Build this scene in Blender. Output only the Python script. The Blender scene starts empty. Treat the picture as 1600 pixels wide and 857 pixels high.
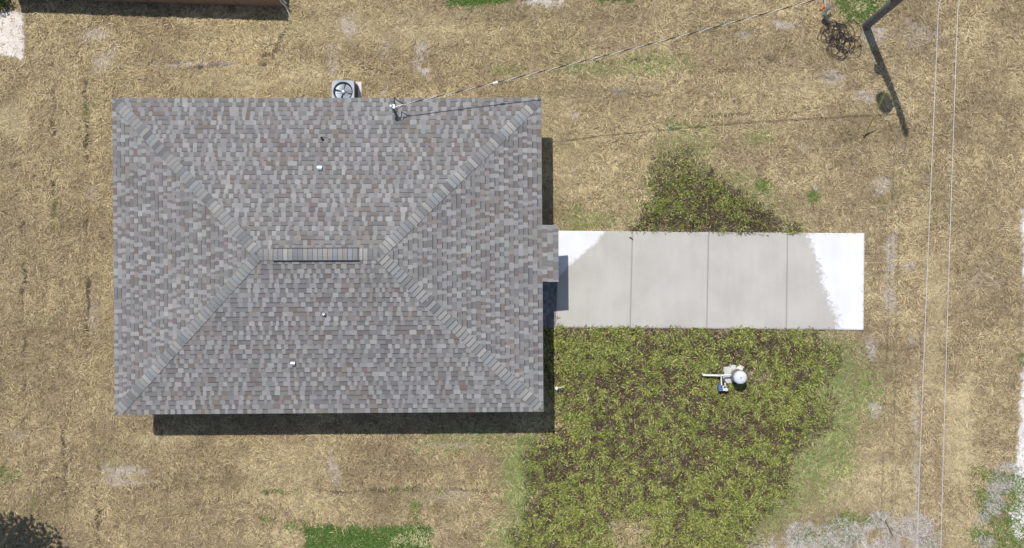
import bpy, math, random
import numpy as np
from mathutils import Vector, Matrix, Quaternion

random.seed(7)
rng = np.random.default_rng(7)
scene = bpy.context.scene
col = scene.collection

# ------------------------------------------------------------------ camera, world, sun
CAM_H, FOC = 37.0, 1850.0                      # metres above ground, focal length in photo pixels
IMW, IMH = 1600.0, 857.0
NAD = (872.0, 440.0)                           # where the plumb line under the drone falls
_n = Vector((NAD[0]-IMW/2, -(NAD[1]-IMH/2), -FOC)).normalized()
CQ = _n.rotation_difference(Vector((0, 0, -1)))
cam = bpy.data.cameras.new('camera')
cam.sensor_width = 36.0
cam.sensor_fit = 'HORIZONTAL'
cam.lens = 36.0*FOC/IMW
cam.clip_end = 3000.0
cam.clip_start = 0.5
camo = bpy.data.objects.new('camera', cam)
col.objects.link(camo)
camo.location = (0, 0, CAM_H)
camo.rotation_mode = 'QUATERNION'
camo.rotation_quaternion = CQ
scene.camera = camo

SUN_DIR = Vector((0.33*0.405, -0.94*0.405, -1.0)).normalized()   # the way the light travels
sl = bpy.data.lights.new('sun', 'SUN')
sl.energy = 4.1
sl.angle = math.radians(0.5)
sl.color = (1.0, 0.965, 0.91)
so = bpy.data.objects.new('sun', sl)
col.objects.link(so)
so.rotation_euler = SUN_DIR.to_track_quat('-Z', 'Y').to_euler()
so.location = (0, 0, 60)

world = bpy.data.worlds.new('World')
scene.world = world
world.use_nodes = True
wn = world.node_tree
wn.nodes.clear()
wo = wn.nodes.new('ShaderNodeOutputWorld')
wb = wn.nodes.new('ShaderNodeBackground')
sky = wn.nodes.new('ShaderNodeTexSky')
sky.sky_type = 'NISHITA'
sky.sun_disc = False
sky.sun_elevation = math.asin(-SUN_DIR.z)
sky.sun_rotation = math.atan2(-SUN_DIR.x, -SUN_DIR.y)
sky.air_density = 1.0
sky.dust_density = 1.0
wb.inputs['Strength'].default_value = 0.12
wn.links.new(sky.outputs[0], wb.inputs[0])
wn.links.new(wb.outputs[0], wo.inputs[0])

scene.view_settings.view_transform = 'Standard'
scene.view_settings.look = 'None'
scene.view_settings.exposure = 0.0
scene.view_settings.gamma = 1.0
scene.view_settings.use_curve_mapping = False


def P(px, py, z=0.0):
    """photo pixel -> the world point at height z seen there"""
    d = CQ @ Vector((px-IMW/2, -(py-IMH/2), -FOC))
    t = (z-CAM_H)/d.z
    return Vector((d.x*t, d.y*t, z))


_R = np.array(CQ.to_matrix())                  # camera -> world


def to_px(x, y, z=0.0):
    p = np.stack([x, y, np.broadcast_to(z, np.shape(x))-CAM_H], -1) @ _R   # world -> camera
    return IMW/2+p[..., 0]/-p[..., 2]*FOC, IMH/2-p[..., 1]/-p[..., 2]*FOC


# ------------------------------------------------------------------ object helpers
def tag(o, label=None, cat=None, group=None, kind=None):
    if label: o['label'] = label
    if cat: o['category'] = cat
    if group: o['group'] = group
    if kind: o['kind'] = kind
    return o


def setp(o, parent):
    o.parent = parent
    o.matrix_parent_inverse = Matrix.Translation(parent.get('_w', (0, 0, 0))).inverted() if False else Matrix.Translation(-WL.get(parent.name, Vector((0, 0, 0))))
    return o


WL = {}                                        # world location of each parent (all unrotated)


def thing(name, loc, label, cat, group=None):
    o = bpy.data.objects.new(name, None)
    o.empty_display_size = 0.3
    col.objects.link(o)
    o.location = loc
    WL[o.name] = Vector(loc)
    return tag(o, label, cat, group)


class MB:
    """collects simple shapes into one mesh"""
    def __init__(s):
        s.v, s.f, s.c = [], [], []
        s.cur = None

    def add(s, vs, fs, c=None):
        n = len(s.v)
        s.v += [tuple(v) for v in vs]
        s.f += [tuple(i+n for i in f) for f in fs]
        s.c += [c or (1, 1, 1)]*len(vs)

    def box(s, cx, cy, z0, sx, sy, h, rz=0.0, bev=0.0, c=None):
        co, si = math.cos(rz), math.sin(rz)
        hx, hy = sx/2, sy/2
        if bev <= 0:
            ring = [(-hx, -hy), (hx, -hy), (hx, hy), (-hx, hy)]
        else:
            b = bev
            ring = [(-hx+b, -hy), (hx-b, -hy), (hx, -hy+b), (hx, hy-b), (hx-b, hy), (-hx+b, hy), (-hx, hy-b), (-hx, -hy+b)]
        n = len(ring)
        vs = []
        levels = [(z0, 0), (z0+h, 0)] if bev <= 0 else [(z0, 0), (z0+h-bev*0.6, 0), (z0+h, bev*0.6)]
        for z, ins in levels:
            for x, y in ring:
                k = 1-ins/max(hx, hy)
                x, y = x*k, y*k
                vs.append((cx+x*co-y*si, cy+x*si+y*co, z))
        fs = []
        for l in range(len(levels)-1):
            for i in range(n):
                j = (i+1) % n
                fs.append((l*n+i, l*n+j, (l+1)*n+j, (l+1)*n+i))
        fs.append(tuple(range(n))[::-1])
        fs.append(tuple((len(levels)-1)*n+i for i in range(n)))
        s.add(vs, fs, c)

    def lathe(s, cx, cy, prof, n=24, c=None, cap=True):
        vs, fs = [], []
        for r, z in prof:
            for i in range(n):
                a = 2*math.pi*i/n
                vs.append((cx+r*math.cos(a), cy+r*math.sin(a), z))
        for l in range(len(prof)-1):
            for i in range(n):
                j = (i+1) % n
                fs.append((l*n+i, l*n+j, (l+1)*n+j, (l+1)*n+i))
        if cap:
            fs.append(tuple(range(n))[::-1])
            fs.append(tuple((len(prof)-1)*n+i for i in range(n)))
        s.add(vs, fs, c)

    def tube(s, pts, r, n=6, c=None):
        pts = [Vector(p) for p in pts]
        m = len(pts)
        rs = r if isinstance(r, (list, tuple)) else [r]*m
        vs, fs = [], []
        up = None
        for i, p in enumerate(pts):
            t = (pts[min(i+1, m-1)]-pts[max(i-1, 0)]).normalized()
            if up is None:
                up = Vector((0, 0, 1)) if abs(t.z) < 0.9 else Vector((1, 0, 0))
            a = t.cross(up).normalized()
            b = a.cross(t).normalized()
            up = b
            for k in range(n):
                an = 2*math.pi*k/n
                vs.append(p+(a*math.cos(an)+b*math.sin(an))*rs[i])
        for i in range(m-1):
            for k in range(n):
                j = (k+1) % n
                fs.append((i*n+k, i*n+j, (i+1)*n+j, (i+1)*n+k))
        fs.append(tuple(range(n))[::-1])
        fs.append(tuple((m-1)*n+k for k in range(n)))
        s.add(vs, fs, c)

    def build(s, name, mat, parent=None, loc=None, smooth=False, colors=False):
        me = bpy.data.meshes.new(name)
        L = Vector(loc) if loc is not None else Vector((0, 0, 0))
        me.from_pydata([tuple(Vector(v)-L) for v in s.v], [], s.f)
        if colors:
            a = me.color_attributes.new('Col', 'FLOAT_COLOR', 'POINT')
            a.data.foreach_set('color', np.array([(*c, 1) for c in s.c], dtype=np.float32).ravel())
        if smooth:
            for p in me.polygons: p.use_smooth = True
            try: me.set_sharp_from_angle(angle=math.radians(35))
            except Exception: pass
        me.materials.append(mat)
        me.update()
        o = bpy.data.objects.new(name, me)
        col.objects.link(o)
        o.location = L
        if parent is not None: setp(o, parent)
        return o


# ------------------------------------------------------------------ materials
def mat(name, color=(0.5, 0.5, 0.5), rough=0.7, metal=0.0, source=None, n1=(8.0, 0.15), n2=(60.0, 0.1), bump=0.0, spec=0.3, bscale=None):
    """principled; colour is a constant, the 'Col' attribute or the object colour, broken up by two noises"""
    m = bpy.data.materials.new(name)
    m.use_nodes = True
    nt = m.node_tree
    bs = nt.nodes['Principled BSDF']
    bs.inputs['Roughness'].default_value = rough
    bs.inputs['Metallic'].default_value = metal
    bs.inputs['Specular IOR Level'].default_value = spec
    if source == 'attr':
        c = nt.nodes.new('ShaderNodeAttribute'); c.attribute_name = 'Col'; cs = c.outputs['Color']
    elif source == 'object':
        c = nt.nodes.new('ShaderNodeObjectInfo'); cs = c.outputs['Color']
    else:
        c = nt.nodes.new('ShaderNodeRGB'); c.outputs[0].default_value = (*color, 1); cs = c.outputs[0]
    geo = nt.nodes.new('ShaderNodeNewGeometry')
    last = None
    for sc_, amt in (n1, n2):
        if amt <= 0: continue
        nz = nt.nodes.new('ShaderNodeTexNoise')
        nz.inputs['Scale'].default_value = sc_
        nz.inputs['Detail'].default_value = 3.0
        nt.links.new(geo.outputs['Position'], nz.inputs['Vector'])
        mr = nt.nodes.new('ShaderNodeMapRange')
        mr.inputs['From Min'].default_value = 0.25
        mr.inputs['From Max'].default_value = 0.75
        mr.inputs['To Min'].default_value = 1-amt
        mr.inputs['To Max'].default_value = 1+amt
        nt.links.new(nz.outputs['Fac'], mr.inputs['Value'])
        vm = nt.nodes.new('ShaderNodeVectorMath'); vm.operation = 'SCALE'
        nt.links.new(cs, vm.inputs[0])
        nt.links.new(mr.outputs[0], vm.inputs['Scale'])
        cs = vm.outputs[0]
        last = nz
    nt.links.new(cs, bs.inputs['Base Color'])
    if bump > 0:
        nz = nt.nodes.new('ShaderNodeTexNoise')
        nz.inputs['Scale'].default_value = bscale or n2[0]
        nz.inputs['Detail'].default_value = 4.0
        nt.links.new(geo.outputs['Position'], nz.inputs['Vector'])
        bp = nt.nodes.new('ShaderNodeBump')
        bp.inputs['Strength'].default_value = bump
        bp.inputs['Distance'].default_value = 0.02
        nt.links.new(nz.outputs['Fac'], bp.inputs['Height'])
        nt.links.new(bp.outputs[0], bs.inputs['Normal'])
    return m


M = dict(
    ground=mat('soil_and_thatch', source='attr', rough=1.0, spec=0.0, n1=(6, 0.22), n2=(38, 0.5), bump=0.7, bscale=30),
    sand=mat('pale_sand', source='attr', rough=1.0, spec=0.0, n1=(4, 0.14), n2=(26, 0.26), bump=0.8, bscale=16),
    blade=mat('grass_blades', source='attr', rough=0.8, spec=0.15, n1=(3, 0.0), n2=(60, 0.0)),
    shingle=mat('asphalt_shingle', source='attr', rough=0.95, spec=0.15, n1=(1.1, 0.07), n2=(120, 0.22)),
    shingle_piece=mat('asphalt_shingle_piece', source='object', rough=0.95, spec=0.15, n1=(1.1, 0.07), n2=(120, 0.22)),
    felt_cap_shade=mat('underlay_cap_shade', (0.12, 0.12, 0.125), rough=0.95),
    stucco=mat('stucco', (0.55, 0.53, 0.5), rough=0.9, n2=(90, 0.08), bump=0.3),
    trim=mat('white_trim', (0.75, 0.75, 0.74), rough=0.5, n1=(3, 0.05), n2=(40, 0.03)),
    black=mat('black_plastic', (0.012, 0.012, 0.013), rough=0.6),
    galv=mat('galvanised_steel', (0.62, 0.66, 0.7), rough=0.38, metal=0.75, n1=(14, 0.12), n2=(70, 0.08)),
    whitepipe=mat('white_pvc', (0.70, 0.69, 0.655), rough=0.5, n1=(20, 0.16), n2=(90, 0.05)),
    concrete=mat('concrete', (0.5, 0.48, 0.45), rough=0.9, n1=(5, 0.12), n2=(50, 0.1), bump=0.25),
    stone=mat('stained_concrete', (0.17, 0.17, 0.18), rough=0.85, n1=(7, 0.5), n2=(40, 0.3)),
    actop=mat('grey_painted_steel', (0.30, 0.335, 0.375), rough=0.45, n1=(6, 0.08), n2=(50, 0.06), spec=0.5),
    acdark=mat('dark_louvre', (0.07, 0.075, 0.085), rough=0.55),
    acwell=mat('fan_well', (0.03, 0.035, 0.045), rough=0.6),
    fan=mat('fan_blade', (0.42, 0.47, 0.53), rough=0.35, metal=0.3, n1=(9, 0.15), n2=(50, 0.06), spec=0.5),
    padplastic=mat('pad_plastic', (0.62, 0.57, 0.52), rough=0.8),
    wood=mat('weathered_pole_wood', (0.17, 0.163, 0.155), rough=0.85, n1=(5, 0.3), n2=(45, 0.35), bump=0.5),
    wire=mat('aluminium_wire', (0.56, 0.54, 0.56), rough=0.45, metal=0.2, n1=(2, 0.1), n2=(40, 0.05)),
    blackwire=mat('black_insulation', (0.03, 0.027, 0.025), rough=0.6),
    tangle=mat('dark_cable', (0.035, 0.028, 0.028), rough=0.75, n1=(10, 0.4)),
    yellow=mat('yellow_guard', (0.42, 0.40, 0.07), rough=0.5, n1=(9, 0.3), n2=(40, 0.2)),
    tank=mat('tank_steel', (0.30, 0.34, 0.38), rough=0.35, metal=0.3, n1=(6, 0.15), n2=(50, 0.1), spec=0.5),
    dome=mat('tank_dome', (0.60, 0.63, 0.68), rough=0.4, n1=(10, 0.12), n2=(40, 0.05), spec=0.5),
    blue=mat('blue_motor', (0.07, 0.125, 0.24), rough=0.4, n1=(15, 0.2), spec=0.5),
    brownwall=mat('brown_siding', (0.29, 0.19, 0.135), rough=0.7, n1=(3, 0.1), n2=(40, 0.08)),
    browntop=mat('tan_top', (0.42, 0.33, 0.25), rough=0.8),
    orange=mat('orange_tape', (0.55, 0.16, 0.05), rough=0.5),
    greywood=mat('grey_pipe', (0.16, 0.155, 0.15), rough=0.7, n1=(14, 0.4), n2=(60, 0.3)),
    bark=mat('bark', (0.12, 0.09, 0.065), rough=0.95, n1=(8, 0.3), n2=(50, 0.3), bump=0.6),
    palewood=mat('bleached_wood', (0.62, 0.57, 0.48), rough=0.9, n1=(10, 0.2)),
    glass=mat('window_glass', (0.04, 0.05, 0.06), rough=0.08, spec=0.8, n1=(2, 0.0), n2=(2, 0.0)),
    door=mat('door_paint', (0.10, 0.13, 0.18), rough=0.5),
)


# ------------------------------------------------------------------ noise and masks (numpy)
def _hash(i, j, s):
    h = (i.astype(np.int64)*374761393+j.astype(np.int64)*668265263+s*2147483647) & 0xFFFFFFFF
    h = ((h ^ (h >> 13))*1274126177) & 0xFFFFFFFF
    return ((h ^ (h >> 16)) & 0xFFFFFF)/float(0xFFFFFF)


def vn(x, y, s=0):
    i, j = np.floor(x), np.floor(y)
    u, v = x-i, y-j
    u, v = u*u*(3-2*u), v*v*(3-2*v)
    i, j = i.astype(np.int64), j.astype(np.int64)
    return (_hash(i, j, s)*(1-u)+_hash(i+1, j, s)*u)*(1-v)+(_hash(i, j+1, s)*(1-u)+_hash(i+1, j+1, s)*u)*v


def fbm(x, y, s=0, o=4):
    r, a, t = 0, 1.0, 0
    for k in range(o):
        r = r+a*vn(x*2**k+k*17.3, y*2**k-k*9.1, s+k)
        t += a
        a *= 0.55
    return r/t


# raster over the ground in survey units (50 per metre), 2 units apart
RX0, RY0, RS = -160, -140, 2.0
RW, RH = 960, 580
GX, GY = np.meshgrid(RX0+np.arange(RW)*RS, RY0+np.arange(RH)*RS)


def sdf(poly, X=None, Y=None):
    X = GX if X is None else X
    Y = GY if Y is None else Y
    d = np.full(X.shape, 1e9)
    inside = np.zeros(X.shape, bool)
    n = len(poly)
    for k in range(n):
        x0, y0 = poly[k]; x1, y1 = poly[(k+1) % n]
        ex, ey = x1-x0, y1-y0
        t = np.clip(((X-x0)*ex+(Y-y0)*ey)/(ex*ex+ey*ey+1e-9), 0, 1)
        d = np.minimum(d, (X-x0-t*ex)**2+(Y-y0-t*ey)**2)
        if abs(ey) > 1e-9:
            c = ((y0 > Y) != (y1 > Y)) & (X < x0+(Y-y0)/ey*ex)
            inside ^= c
    return np.where(inside, 1, -1)*np.sqrt(d)


def sstep(a, b, x):
    t = np.clip((x-a)/(b-a), 0, 1)
    return t*t*(3-2*t)


NB = fbm(GX/60, GY/60, 11, 4)-0.5              # blob noise
NC = fbm(GX/18, GY/18, 23, 3)-0.5
NF = fbm(GX/5, GY/5, 31, 3)-0.5


def region(poly, soft=14, big=40, small=22, fine=8):
    return sstep(-soft, soft, sdf(poly)+NB*big+NC*small+NF*fine)


def ell(cx, cy, rx, ry, rot=0, soft=0.5, big=0.8, small=0.8):
    c, s = math.cos(math.radians(rot)), math.sin(math.radians(rot))
    u, v = (GX-cx)*c+(GY-cy)*s, -(GX-cx)*s+(GY-cy)*c
    d = 1-np.sqrt((u/rx)**2+(v/ry)**2)
    return sstep(-soft, soft, d+NB*big+NC*small+NF*0.5)


def union(*a):
    r = a[0]
    for b in a[1:]: r = np.maximum(r, b)
    return r


weed = union(region([(862, 510), (1262, 514), (1292, 560), (1280, 640), (1250, 700), (1215, 770), (1170, 812), (1160, 870), (815, 870), (828, 760), (845, 700), (868, 660)], 26, 60, 24, 10),
             region([(985, 368), (1000, 320), (1010, 285), (1040, 262), (1072, 250), (1100, 270), (1140, 305), (1180, 335), (1230, 368)], 20, 50, 40, 14)*(0.40+0.60*sstep(248, 312, GY)))
weed *= 1-0.9*ell(985, 838, 40, 32)*1.0
weed *= 1-0.6*ell(1180, 592, 30, 14)
weed_lush = (0.22*ell(930, 535, 90, 30)+0.16*ell(870, 690, 50, 90)+0.18*ell(1230, 610, 60, 50)+0.14*ell(1090, 800, 110, 35)+0.16*ell(1200, 530, 50, 18)+0.12*ell(1150, 700, 40, 16)
             -0.26*ell(1050, 705, 85, 36)-0.22*ell(1150, 655, 60, 34)-0.16*ell(960, 610, 60, 22)-0.2*ell(1235, 720, 40, 50)-0.16*ell(1120, 525, 40, 16)-0.15*ell(1190, 555, 60, 16)-0.16*ell(930, 745, 90, 22)-0.12*ell(870, 600, 20, 26)-0.35*ell(1110, 350, 130, 18)-0.12*ell(1100, 310, 50, 18)+0.2*ell(1012, 310, 20, 26))
lgreen = union(0.85*region([(1255, 520), (1310, 530), (1375, 570), (1385, 620), (1340, 670), (1325, 740), (1245, 810), (1180, 830), (1200, 700)], 34, 70, 30, 8),
               0.95*region([(768, 690), (850, 660), (850, 870), (770, 870), (790, 800), (760, 740)], 26, 60, 30, 8),
               0.4*region([(960, 350), (990, 300), (1030, 250), (1050, 195), (1110, 190), (1130, 260), (1200, 300), (1245, 350), (1200, 372), (940, 366)], 26, 60, 34, 8),
               0.5*ell(1010, 100, 70, 16), 0.5*ell(930, 107, 60, 10), 0.55*ell(1180, 215, 26, 14), 0.8*ell(1193, 293, 11, 10), 0.7*ell(1272, 306, 9, 9),
               0.6*ell(920, 345, 45, 22), 0.5*ell(720, 690, 70, 22), 0.5*ell(790, 110, 30, 10))
sod = union(region([(475, 823), (672, 821), (676, 850), (660, 880), (474, 880)], 6, 16, 16, 8),
            region([(700, -30), (809, -30), (806, 4), (740, 10), (699, 8)], 3, 8, 8, 4),
            region([(925, -30), (1000, -30), (990, 3), (930, 4)], 4, 12, 8, 4),
            0.9*region([(1303, -40), (1420, -40), (1382, 6), (1350, 32), (1330, 36), (1310, 22)], 7, 20, 10, 6))
sodpale = union(ell(655, 842, 16, 14), ell(628, 846, 12, 8), ell(1345, 10, 10, 7))
clump = union(ell(1193, 293, 11, 10), ell(1272, 306, 9, 9), 0.5*ell(1180, 217, 16, 9), 0.4*ell(1058, 196, 22, 10), ell(1548, 745, 28, 11, 20, big=1.2), ell(1585, 772, 16, 28, 10, big=1.2), ell(1538, 784, 15, 22, -30, big=1.2), ell(1562, 812, 34, 20, 40, big=1.4),
              ell(1580, 846, 34, 24, big=1.3), ell(1532, 838, 20, 16, big=1.3), ell(1590, 800, 9, 10), ell(1305, 838, 42, 24, big=1.3), ell(1262, 838, 22, 14, big=1.3),
              ell(1330, 812, 30, 9, big=1.2), ell(1450, 848, 12, 10), 0.35*ell(10, 742, 26, 16), 0.2*ell(55, 790, 5, 14), 0.12*ell(87, 325, 6, 40), 0.2*ell(135, 170, 4, 10), ell(1598, 560, 6, 8),
              ell(412, 764, 7, 6), 0.4*ell(440, 767, 32, 3, small=1.2), 0.35*ell(655, 766, 42, 3, small=1.2), ell(415, 812, 9, 5), 0.7*ell(648, 795, 6, 16), 0.6*ell(455, 822, 14, 5))
sand = union(region([(1600, 560), (1593, 600), (1590, 700), (1584, 740), (1588, 770), (1578, 800), (1582, 830), (1595, 850), (1596, 900), (1760, 900), (1760, 560)], 2.5, 12, 14, 8),
             region([(-200, 22), (20, 18), (38, 20), (36, 60), (37, 97), (20, 92), (0, 90), (-200, 92)], 2.0, 4, 6, 5),
             region([(1594, 330), (1760, 330), (1760, 560), (1600, 560)], 4, 12, 10, 6)*0.75)
debris = sstep(0.36, 0.52, fbm(GX/22, GY/22, 151, 3)*0.75+0.20)*union(region([(1235, 822), (1290, 812), (1345, 818), (1365, 806), (1410, 803), (1455, 815), (1470, 840), (1466, 880), (1215, 880)], 9, 26, 22, 10),
               ell(1560, 760, 18, 12), ell(1552, 788, 14, 14), ell(1535, 808, 12, 9), ell(1538, 845, 14, 10), 0.5*ell(1190, 852, 24, 12), ell(850, 4, 40, 9), ell(1570, 730, 20, 6))
bare = union(ell(655, 90, 9, 28, 10, small=1.3), ell(664, 112, 8, 7), ell(545, 36, 12, 18, -15), ell(150, 55, 24, 12, -15), ell(300, 100, 70, 4, 0, small=1.2), ell(1392, 400, 9, 42, 4, small=1.2),
             ell(1390, 470, 11, 30, small=1.3), ell(1361, 545, 10, 22), ell(1366, 640, 9, 12), ell(190, 735, 36, 10, small=1.2), ell(185, 752, 40, 6, small=1.2), ell(522, 738, 9, 24, -12), ell(1045, 206, 6, 12), ell(1225, 38, 24, 7),
             ell(1380, 290, 15, 10), ell(898, 180, 10, 8), ell(1365, 55, 20, 14), ell(1440, 55, 34, 20)*0.6, ell(1350, 150, 16, 12), ell(1430, 640, 4, 40), ell(1432, 740, 5, 44), ell(1300, 120, 20, 12)*0.8,
             ell(165, 92, 14, 22, 35), ell(600, 75, 10, 14)*0.7, ell(520, 95, 9, 22)*0.8, ell(600, 142, 6, 7), ell(1163, 55, 14, 7), ell(970, 142, 14, 4), ell(145, 300, 9, 20)*0.7, ell(146, 490, 8, 36)*0.7,
             ell(700, 775, 42, 10)*0.6, ell(1255, 232, 10, 8), ell(1275, 296, 7, 9), ell(1420, 415, 12, 10), ell(1425, 530, 10, 8), ell(30, 680, 16, 10)*0.5, ell(700, 697, 40, 6, small=1.3)*0.7,
             ell(1160, 522, 30, 7, small=1.3)*0.8, ell(1130, 800, 70, 14, small=1.4)*0.4, ell(1540, 430, 30, 30)*0.3)
bright = union(region([(1472, 610), (1520, 600), (1526, 700), (1505, 760), (1478, 750)], 10, 24, 20, 8), ell(20, 190, 24, 26), region([(1270, 800), (1330, 720), (1410, 690), (1420, 790), (1350, 812)], 30, 50, 30)*0.6,
               ell(600, 45, 140, 22, small=1.2)*0.6, ell(350, 125, 80, 18, small=1.2)*0.6, ell(480, 120, 60, 18)*0.6, region([(1445, 400), (1480, 400), (1470, 610), (1440, 600)], 12, 20, 20)*0.6,
               ell(700, 55, 60, 14)*0.5, ell(1510, 840, 30, 40)*0.6, ell(880, 240, 60, 60)*0.4, ell(870, 170, 60, 20)*0.4, ell(440, 750, 60, 40)*0.35, ell(250, 685, 40, 8)*0.8, ell(1250, 130, 60, 20)*0.3)
seam_and_shade = np.zeros(GX.shape)
SEAMS_AND_SHADE = [([(85, 100), (84, 420)], 1.0), ([(36, 290), (36, 470), (40, 640)], 0.9), ([(40, 560), (38, 700)], 0.5), ([(134, 130), (136, 460), (138, 600)], 1.0), ([(97, 640), (101, 700), (103, 810)], 1.0), ([(145, 640), (147, 680)], 0.6),
         ([(153, 700), (152, 850)], 0.9), ([(249, 655), (250, 695)], 0.7), ([(235, 98), (330, 104), (420, 104)], 0.9), ([(190, 105), (170, 150)], 0.5), ([(410, 768), (560, 768), (690, 764), (760, 768)], 0.7),
         ([(930, 97), (1010, 95), (1050, 103), (1150, 112)], 0.7), ([(1120, 90), (1240, 96)], 0.7), ([(950, 145), (1050, 150), (1160, 158)], 0.55), ([(1080, 184), (1200, 176)], 0.6), ([(860, 212), (960, 200)], 0.3), ([(1200, 98), (1262, 102)], 0.6),  # faintest line here is painted shadow of the service cable; others are seams
         ([(1200, 178), (1300, 168)], 0.5), ([(560, 108), (620, 115)], 0.6), ([(455, 38), (420, 85), (400, 100)], 0.7), ([(780, 135), (800, 128)], 0.5), ([(1210, 122), (1300, 122)], 0.5), ([(640, 20), (660, 45)], 0.5),
         ([(200, 762), (330, 765)], 0.4), ([(1443, 430), (1441, 620), (1442, 860)], 0.35), ([(1537, 470), (1536, 520)], 0.4), ([(20, 755), (90, 745)], 0.5), ([(330, 815), (470, 815)], 0.4), ([(1300, 190), (1340, 215)], 0.5),
         ([(0, 530), (3, 600)], 0.6), ([(195, 40), (160, 90)], 0.4), ([(280, 792), (400, 788)], 0.3), ([(660, 800), (660, 720)], 0.2), ([(860, 55), (940, 50)], 0.4), ([(1400, 140), (1440, 120)], 0.4)]
WX, WY = GX+NC*14+NF*6, GY+(fbm(GX/18, GY/18, 77, 3)-0.5)*14
for pts, amt in SEAMS_AND_SHADE:
    for (x0, y0), (x1, y1) in zip(pts, pts[1:]):
        ex, ey = x1-x0, y1-y0
        t = np.clip(((WX-x0)*ex+(WY-y0)*ey)/(ex*ex+ey*ey), 0, 1)
        d = np.sqrt((WX-x0-t*ex)**2+(WY-y0-t*ey)**2)
        gap = sstep(0.34, 0.50, fbm(GX/30, GY/30, 5, 2))
        seam_and_shade = np.maximum(seam_and_shade, amt**0.7*gap*sstep(4.0, 1.2, d))


def samp(R, x, y):
    """raster value at ground points"""
    px, py = to_px(x, y)
    fx = np.clip((px-RX0)/RS, 0, RW-1.001)
    fy = np.clip((py-RY0)/RS, 0, RH-1.001)
    i, j = fx.astype(int), fy.astype(int)
    u, v = fx-i, fy-j
    return (R[j, i]*(1-u)+R[j, i+1]*u)*(1-v)+(R[j+1, i]*(1-u)+R[j+1, i+1]*u)*v


def gz(x, y):
    """lie of the ground"""
    return (fbm(x*0.9, y*0.9, 41, 3)-0.5)*0.05+(fbm(x*4.0, y*4.0, 47, 2)-0.5)*0.03


def lerp(a, b, t):
    return a*(1-t[..., None])+np.asarray(b)*t[..., None]


# ------------------------------------------------------------------ ground
fine = 0.06
xs = np.concatenate([[-900, -300, -120, -60, -35, -26], np.arange(-20.4, 17.0, fine), [22, 30, 60, 120, 300, 900]])
ys = np.concatenate([[-900, -300, -120, -60, -30, -18], np.arange(-10.8, 11.2, fine), [18, 30, 60, 120, 300, 900]])
X, Y = np.meshgrid(xs, ys)


def grid_mesh(name, X, Y, Z, C, m, keep=None):
    ny, nx = X.shape
    idx = np.arange(nx*ny).reshape(ny, nx)
    q = np.stack([idx[:-1, :-1], idx[:-1, 1:], idx[1:, 1:], idx[1:, :-1]], -1)
    if keep is not None: q = q[keep[:-1, :-1] & keep[1:, 1:] & keep[1:, :-1] & keep[:-1, 1:]]
    q = q.reshape(-1, 4)
    used, inv = np.unique(q, return_inverse=True)
    q = inv.reshape(-1, 4)
    co = np.stack([X, Y, Z], -1).reshape(-1, 3)[used]
    cc = np.concatenate([C.reshape(-1, 3)[used], np.ones((len(used), 1))], 1)
    return np_mesh(name, co, q, cc, m)


def np_mesh(name, co, q, cc, m):
    k = q.shape[1]
    me = bpy.data.meshes.new(name)
    me.vertices.add(len(co))
    me.vertices.foreach_set('co', co.astype(np.float32).ravel())
    me.loops.add(q.size)
    me.loops.foreach_set('vertex_index', q.astype(np.int32).ravel())
    me.polygons.add(len(q))
    me.polygons.foreach_set('loop_start', np.arange(0, q.size, k, dtype=np.int32))
    try: me.polygons.foreach_set('loop_total', np.full(len(q), k, dtype=np.int32))
    except Exception: pass
    a = me.color_attributes.new('Col', 'FLOAT_COLOR', 'POINT')
    a.data.foreach_set('color', cc.astype(np.float32).ravel())
    me.materials.append(m)
    me.update(calc_edges=True)
    me.validate()
    o = bpy.data.objects.new(name, me)
    col.objects.link(o)
    return o


def ground_colour(x, y):
    n1 = fbm(x*0.5, y*0.5, 3, 4); n2 = fbm(x*3, y*3, 5, 3)
    c = np.empty(x.shape+(3,)); c[:] = (0.25, 0.195, 0.125)
    c = c*(0.72+0.56*n1)[..., None]*(0.75+0.5*n2)[..., None]
    c = lerp(c, (0.36, 0.29, 0.18), samp(bright, x, y)*0.8)
    c = lerp(c, (0.17, 0.17, 0.07), samp(lgreen, x, y)*0.7)
    c = lerp(c, (0.40, 0.35, 0.30), samp(bare, x, y)*0.8)
    c = lerp(c, (0.07, 0.052, 0.040), samp(weed, x, y)*0.95)
    c = lerp(c, (0.06, 0.085, 0.025), samp(sod, x, y))
    c = lerp(c, (0.50, 0.465, 0.43), samp(debris, x, y)*0.9)
    c = lerp(c, (0.68, 0.64, 0.60), samp(sand, x, y)*0.9)
    c = lerp(c, (0.05, 0.042, 0.03), samp(seam_and_shade, x, y)*0.85)
    return c


Z = gz(X, Y)-samp(seam_and_shade, X, Y)*0.03
inner = (np.abs(X) < 25) & (np.abs(Y) < 17)
Z = np.where(inner, Z, 0.0)
ground = grid_mesh('ground', X, Y, Z, ground_colour(X, Y), M['ground'])
tag(ground, 'dry tan lawn ground with bare soil patches', None, kind='structure')

# sand sheets: the pale road shoulder on the right and the sandy strip at the upper left
smask = samp(sand, X, Y)
sc = np.empty(X.shape+(3,)); sc[:] = (0.63, 0.60, 0.57)
sc *= (0.82+0.3*fbm(X*1.7, Y*1.7, 9, 4))[..., None]
sc2 = sc*np.array((1.0, 0.94, 0.88))
for nm, side, cc_ in (('sand_road', X > 5, sc), ('sand_path', X < -5, sc2)):
    o = grid_mesh(nm, X, Y, Z+0.008, cc_, M['sand'], keep=(smask > 0.6) & side & inner)
    tag(o, kind='structure')

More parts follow.
